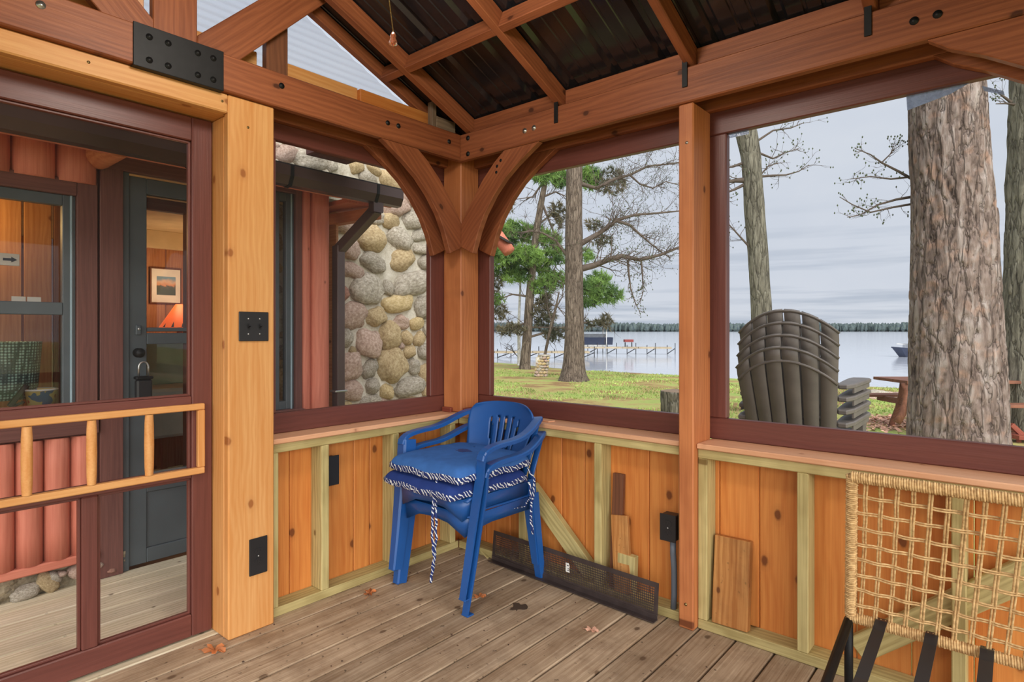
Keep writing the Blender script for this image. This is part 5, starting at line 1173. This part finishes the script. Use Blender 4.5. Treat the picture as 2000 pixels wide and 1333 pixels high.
for i, (o, lb) in enumerate(zip(AD, ('lowest grey-brown adirondack chair of the stack, full back showing', 'second grey-brown adirondack chair from the bottom of the stack', 'third grey-brown adirondack chair from the bottom of the stack', 'topmost grey-brown adirondack chair of the stack outside the screen'))):
    o['label'] = lb; move_root(o, Matrix.Translation((pA.x-.004*i, pA.y+.14+.028*i, -.06+.073*i)) @ Matrix.Rotation(math.radians(3), 4, 'Z'))
# ---- picnic table behind the pine
D = 8.2; c = PD(1880, 740, D); rt = Vector((math.cos(YAW), math.sin(YAW), 0)); fw0 = Vector((-math.sin(YAW), math.cos(YAW), 0)); g0 = gz(c.x, c.y)
pt_ = thing('picnic_table', (c.x, c.y, g0), 'brown picnic table with curved legs half hidden by the massive pine', 'table')
zt = c.z
for i in range(5): q = c+fw0*(-.3+.15*i); bar('table_plank', (q-rt*1.0)[:2]+(zt-.02,), (q+rt*1.0)[:2]+(zt-.02,), .14, .04, PICNIC, pt_)
for s in (-1, 1):
    for e in (-.75, .75):
        q = c+rt*e; ptsl = [q+fw0*(s*.10)+Vector((0, 0, -.06)), q+fw0*(s*.13)+Vector((0, 0, -.22)), q+fw0*(s*.20)+Vector((0, 0, -.42)), q+fw0*(s*.34)+Vector((0, 0, -.66)), q+fw0*(s*.36)+Vector((0, 0, g0-zt+.01))]
        tube('leg', ptsl, [(.045, .03)]*5, PICNIC, pt_, 8)
    q = c+fw0*(s*.62)
    for i in (-.07, .07): bar('seat_plank', (q+fw0*i-rt*1.0)[:2]+(g0+.44,), (q+fw0*i+rt*1.0)[:2]+(g0+.44,), .12, .035, PICNIC, pt_)
for e in (-.75, .75): q = c+rt*e; bar('cross_beam', (q-fw0*.66)[:2]+(g0+.40,), (q+fw0*.66)[:2]+(g0+.40,), .04, .08, PICNIC, pt_)
tube('curved_leg', [PD(1766, 748, D-.3), PD(1771, 762, D-.3), PD(1770, 785, D-.3), PD(1762, 810, D-.3), PD(1752, 826, D-.3)], [(.05, .035), (.055, .035), (.05, .035), (.05, .035), (.055, .035)], PICNIC, pt_, 8, flat=rt)
tube('curved_leg', [PD(2003, 762, D-.3), PD(1996, 785, D-.3), PD(1997, 800, D-.3), PD(1990, 825, D-.3), PD(1978, 845, D-.3)], [(.06, .035)]*5, PICNIC, pt_, 8, flat=rt)
ub = thing('folded_stand', PD(2000, 735, D-.1), 'red-brown wooden X-shaped stand set on the picnic table at the right edge', 'stand')
bar('crossed_leg', PD(1985, 662, D-.15), PD(2035, 730, D-.15), .05, .10, REDW, ub, up=rt); bar('crossed_leg', PD(1982, 732, D-.2), PD(2035, 665, D-.2), .05, .10, REDW, ub, up=rt); bar('stand_top', PD(1984, 662, D), PD(2040, 662, D), .3, .03, REDW, ub)
rb = thing('garden_bench', PD(1998, 850, 7.4), 'low red-brown bench at the right edge beyond the pine', 'bench')
bar('seat_plank', PD(1972, 852, 7.4), PD(2060, 856, 7.4), .28, .05, REDW, rb); bar('leg', PD(1990, 856, 7.4), PD(1990, 885, 7.4), .05, .08, REDW, rb); bar('brace', PD(1975, 830, 7.4), PD(1996, 850, 7.4), .04, .06, REDW, rb); bar('leg', PD(2045, 856, 7.4), PD(2045, 885, 7.4), .05, .08, REDW, rb)
# ---- fire ring stones and leaf litter
for i, (px_, py_, s) in enumerate(((1702, 782, .14), (1716, 777, .22), (1728, 781, .17), (1738, 778, .18), (1748, 783, .14), (1758, 784, .16), (1712, 785, .1))):
    p = PD(px_, py_, 12.7); key = list(SMS)[i*3 % len(SMS)]
    o = obj('ring_stone', SMS[key], None, Matrix.Translation((p.x, p.y, gz(p.x, p.y)+s*.3)) @ Matrix.Diagonal((s, s*.9, s*.6, 1)))
    tag(o, ('leftmost low stone', 'largest humped stone', 'stone just right of the largest one', 'second largest stone', 'small stone right of centre', 'rightmost stone by the picnic table leg', 'smallest front stone')[i]+' of the fire ring on the lawn', 'stone', 'stones of the fire ring')
vs = []; fs = []
for _ in range(1300):
    q = PD(1740+R.gauss(0, 40), 645, R.gauss(9.0, .42)); x, y = q.x, q.y; zz = gz(x, y)+R.uniform(.004, .03); a = R.uniform(0, 6.28); s = R.uniform(.02, .05); k0 = len(vs); e = Vector((math.cos(a), math.sin(a), R.uniform(-.5, .5)))*s; f_ = Vector((-math.sin(a), math.cos(a), R.uniform(-.5, .5)))*s*.6; cc = Vector((x, y, zz))
    vs += [cc-e, cc+f_, cc+e, cc-f_]; fs.append((k0, k0+1, k0+2, k0+3))
ll = obj('leaf_litter', mesh('leaf_litter', vs, fs, LEAFP)); tag(ll, 'scatter of pale brown dead leaves on the lawn by the pine', 'leaves', kind='stuff')
# ---- docks and boats
def dock(name, D, pa, pb, py_, label, npost):
    t = thing(name, PD((pa+pb)/2, py_+12, D), label, 'dock', 'docks on the lake'); a, b_ = PD(pa, py_, D), PD(pb, py_, D-1.0 if pb > 1200 else D)
    b_.z = a.z; m_ = 6
    for i in range(m_): bar('deck_section', lerp(a, b_, i/m_+.003), lerp(a, b_, (i+1)/m_-.003), 1.1, .10, DOCKW, t)
    for i in range(npost):
        q = lerp(a, b_, i/(npost-1))
        for s in (-.56, .56): tube('dock_post', [(q.x, q.y+s, LAKE-.6), (q.x, q.y+s, a.z+(.18 if s < 0 else .3))], .024, GREYST, t, 6)
        bar('cross_brace', (q.x, q.y-.56, LAKE+.05), (q.x, q.y+.56, a.z-.05), .04, .04, GREYST, t)
dock('wooden_dock', 33, 930, 1150, 688, 'nearer wooden dock on posts at the left of the lake view', 5)
dock('wooden_dock', 39, 1120, 1311, 679, 'farther wooden dock on posts ending right of the oak trunk', 6)
q = PD(1227, 672, 38.6); cp = thing('dock_canopy', q, 'small red-topped stand on the farther dock', 'stand')
bar('canopy_board', PD(1219, 666, 38.6), PD(1236, 666, 38.6), .5, .16, RED, cp)
for a in (1221, 1234): bar('leg', PD(a, 669, 38.6), PD(a, 679, 38.6), .05, .05, GREYST, cp)
def hull(name, parent, p, ln, bm_, h, mat, yaw, m4=None):
    vs = []; fs = []; n = 14
    for i in range(n+1):
        t = i/n; wd = bm_/2*(1 if t < .55 else math.sqrt(max(.0, 1-((t-.55)/.45)**2))); sh_ = h*(1+.35*max(0, t-.5)**1.5*2)
        xb = t*ln-ln/2-.55*max(0, t-.6)/.4; vs += [(t*ln-ln/2, -wd, sh_), (xb, -wd*.72, 0), (xb, wd*.72, 0), (t*ln-ln/2, wd, sh_), (t*ln-ln/2, 0, sh_*.9)]
    for i in range(n):
        a = i*5
        for s in (0, 1, 2): fs.append((a+s, a+s+1, a+s+6, a+s+5))
        fs.append((a+3, a+4, a+9, a+8)); fs.append((a+4, a, a+5, a+9))
    fs.append((0, 1, 2, 3)); return obj(name, mesh(name, vs, fs, mat), parent, Matrix.Translation(p) @ Matrix.Rotation(yaw, 4, 'Z'))
q = PD(1805, 698, 34.5); mb = thing('motor_boat', (q.x, q.y, LAKE), 'dark motor boat moored on the lake beside the massive pine', 'boat')
hull('hull', mb, Vector((q.x, q.y, LAKE-.1)), 3.8, 1.6, .55, BOATD, YAW+math.pi); 
bar('windshield', Vector((q.x, q.y, LAKE+.62))+rt*-.9-fw0*.5, Vector((q.x, q.y, LAKE+.62))+rt*-.9+fw0*.5, .05, .3, WHITEM, mb); bar('bench_seat', Vector((q.x, q.y, LAKE+.5))-fw0*.5, Vector((q.x, q.y, LAKE+.5))+fw0*.5, .4, .2, WHITEM, mb); bar('bow_rail', Vector((q.x, q.y, LAKE+.75))-rt*1.6, Vector((q.x, q.y, LAKE+.72))-rt*.9, .03, .03, STEEL, mb)
q = PD(1148, 686, 41); lb_ = thing('lift_boat', (q.x, q.y, LAKE), 'covered boat on a lift behind the oak trunk', 'boat')
hull('hull', lb_, Vector((q.x, q.y, LAKE+.55)), 3.2, 1.6, .5, BOATD, YAW+math.pi); bar('boat_cover', Vector((q.x, q.y, LAKE+1.1))-rt*1.2, Vector((q.x, q.y, LAKE+1.1))+rt*1.1, 1.3, .35, CANV, lb_)
for s in (-1.2, 1.15):
    for e in (-.8, .8): v = Vector((q.x, q.y, 0))+rt*s+fw0*e; tube('lift_post', [(v.x, v.y, LAKE-.6), (v.x, v.y, LAKE+1.75)], .04, STEEL, lb_, 6)
bar('lift_beam', Vector((q.x, q.y, LAKE+.5))-rt*1.3, Vector((q.x, q.y, LAKE+.5))+rt*1.3, .1, .1, STEEL, lb_); bar('lift_canopy', Vector((q.x, q.y, LAKE+1.78))-rt*1.35, Vector((q.x, q.y, LAKE+1.78))+rt*1.3, 1.9, .08, CANV, lb_)
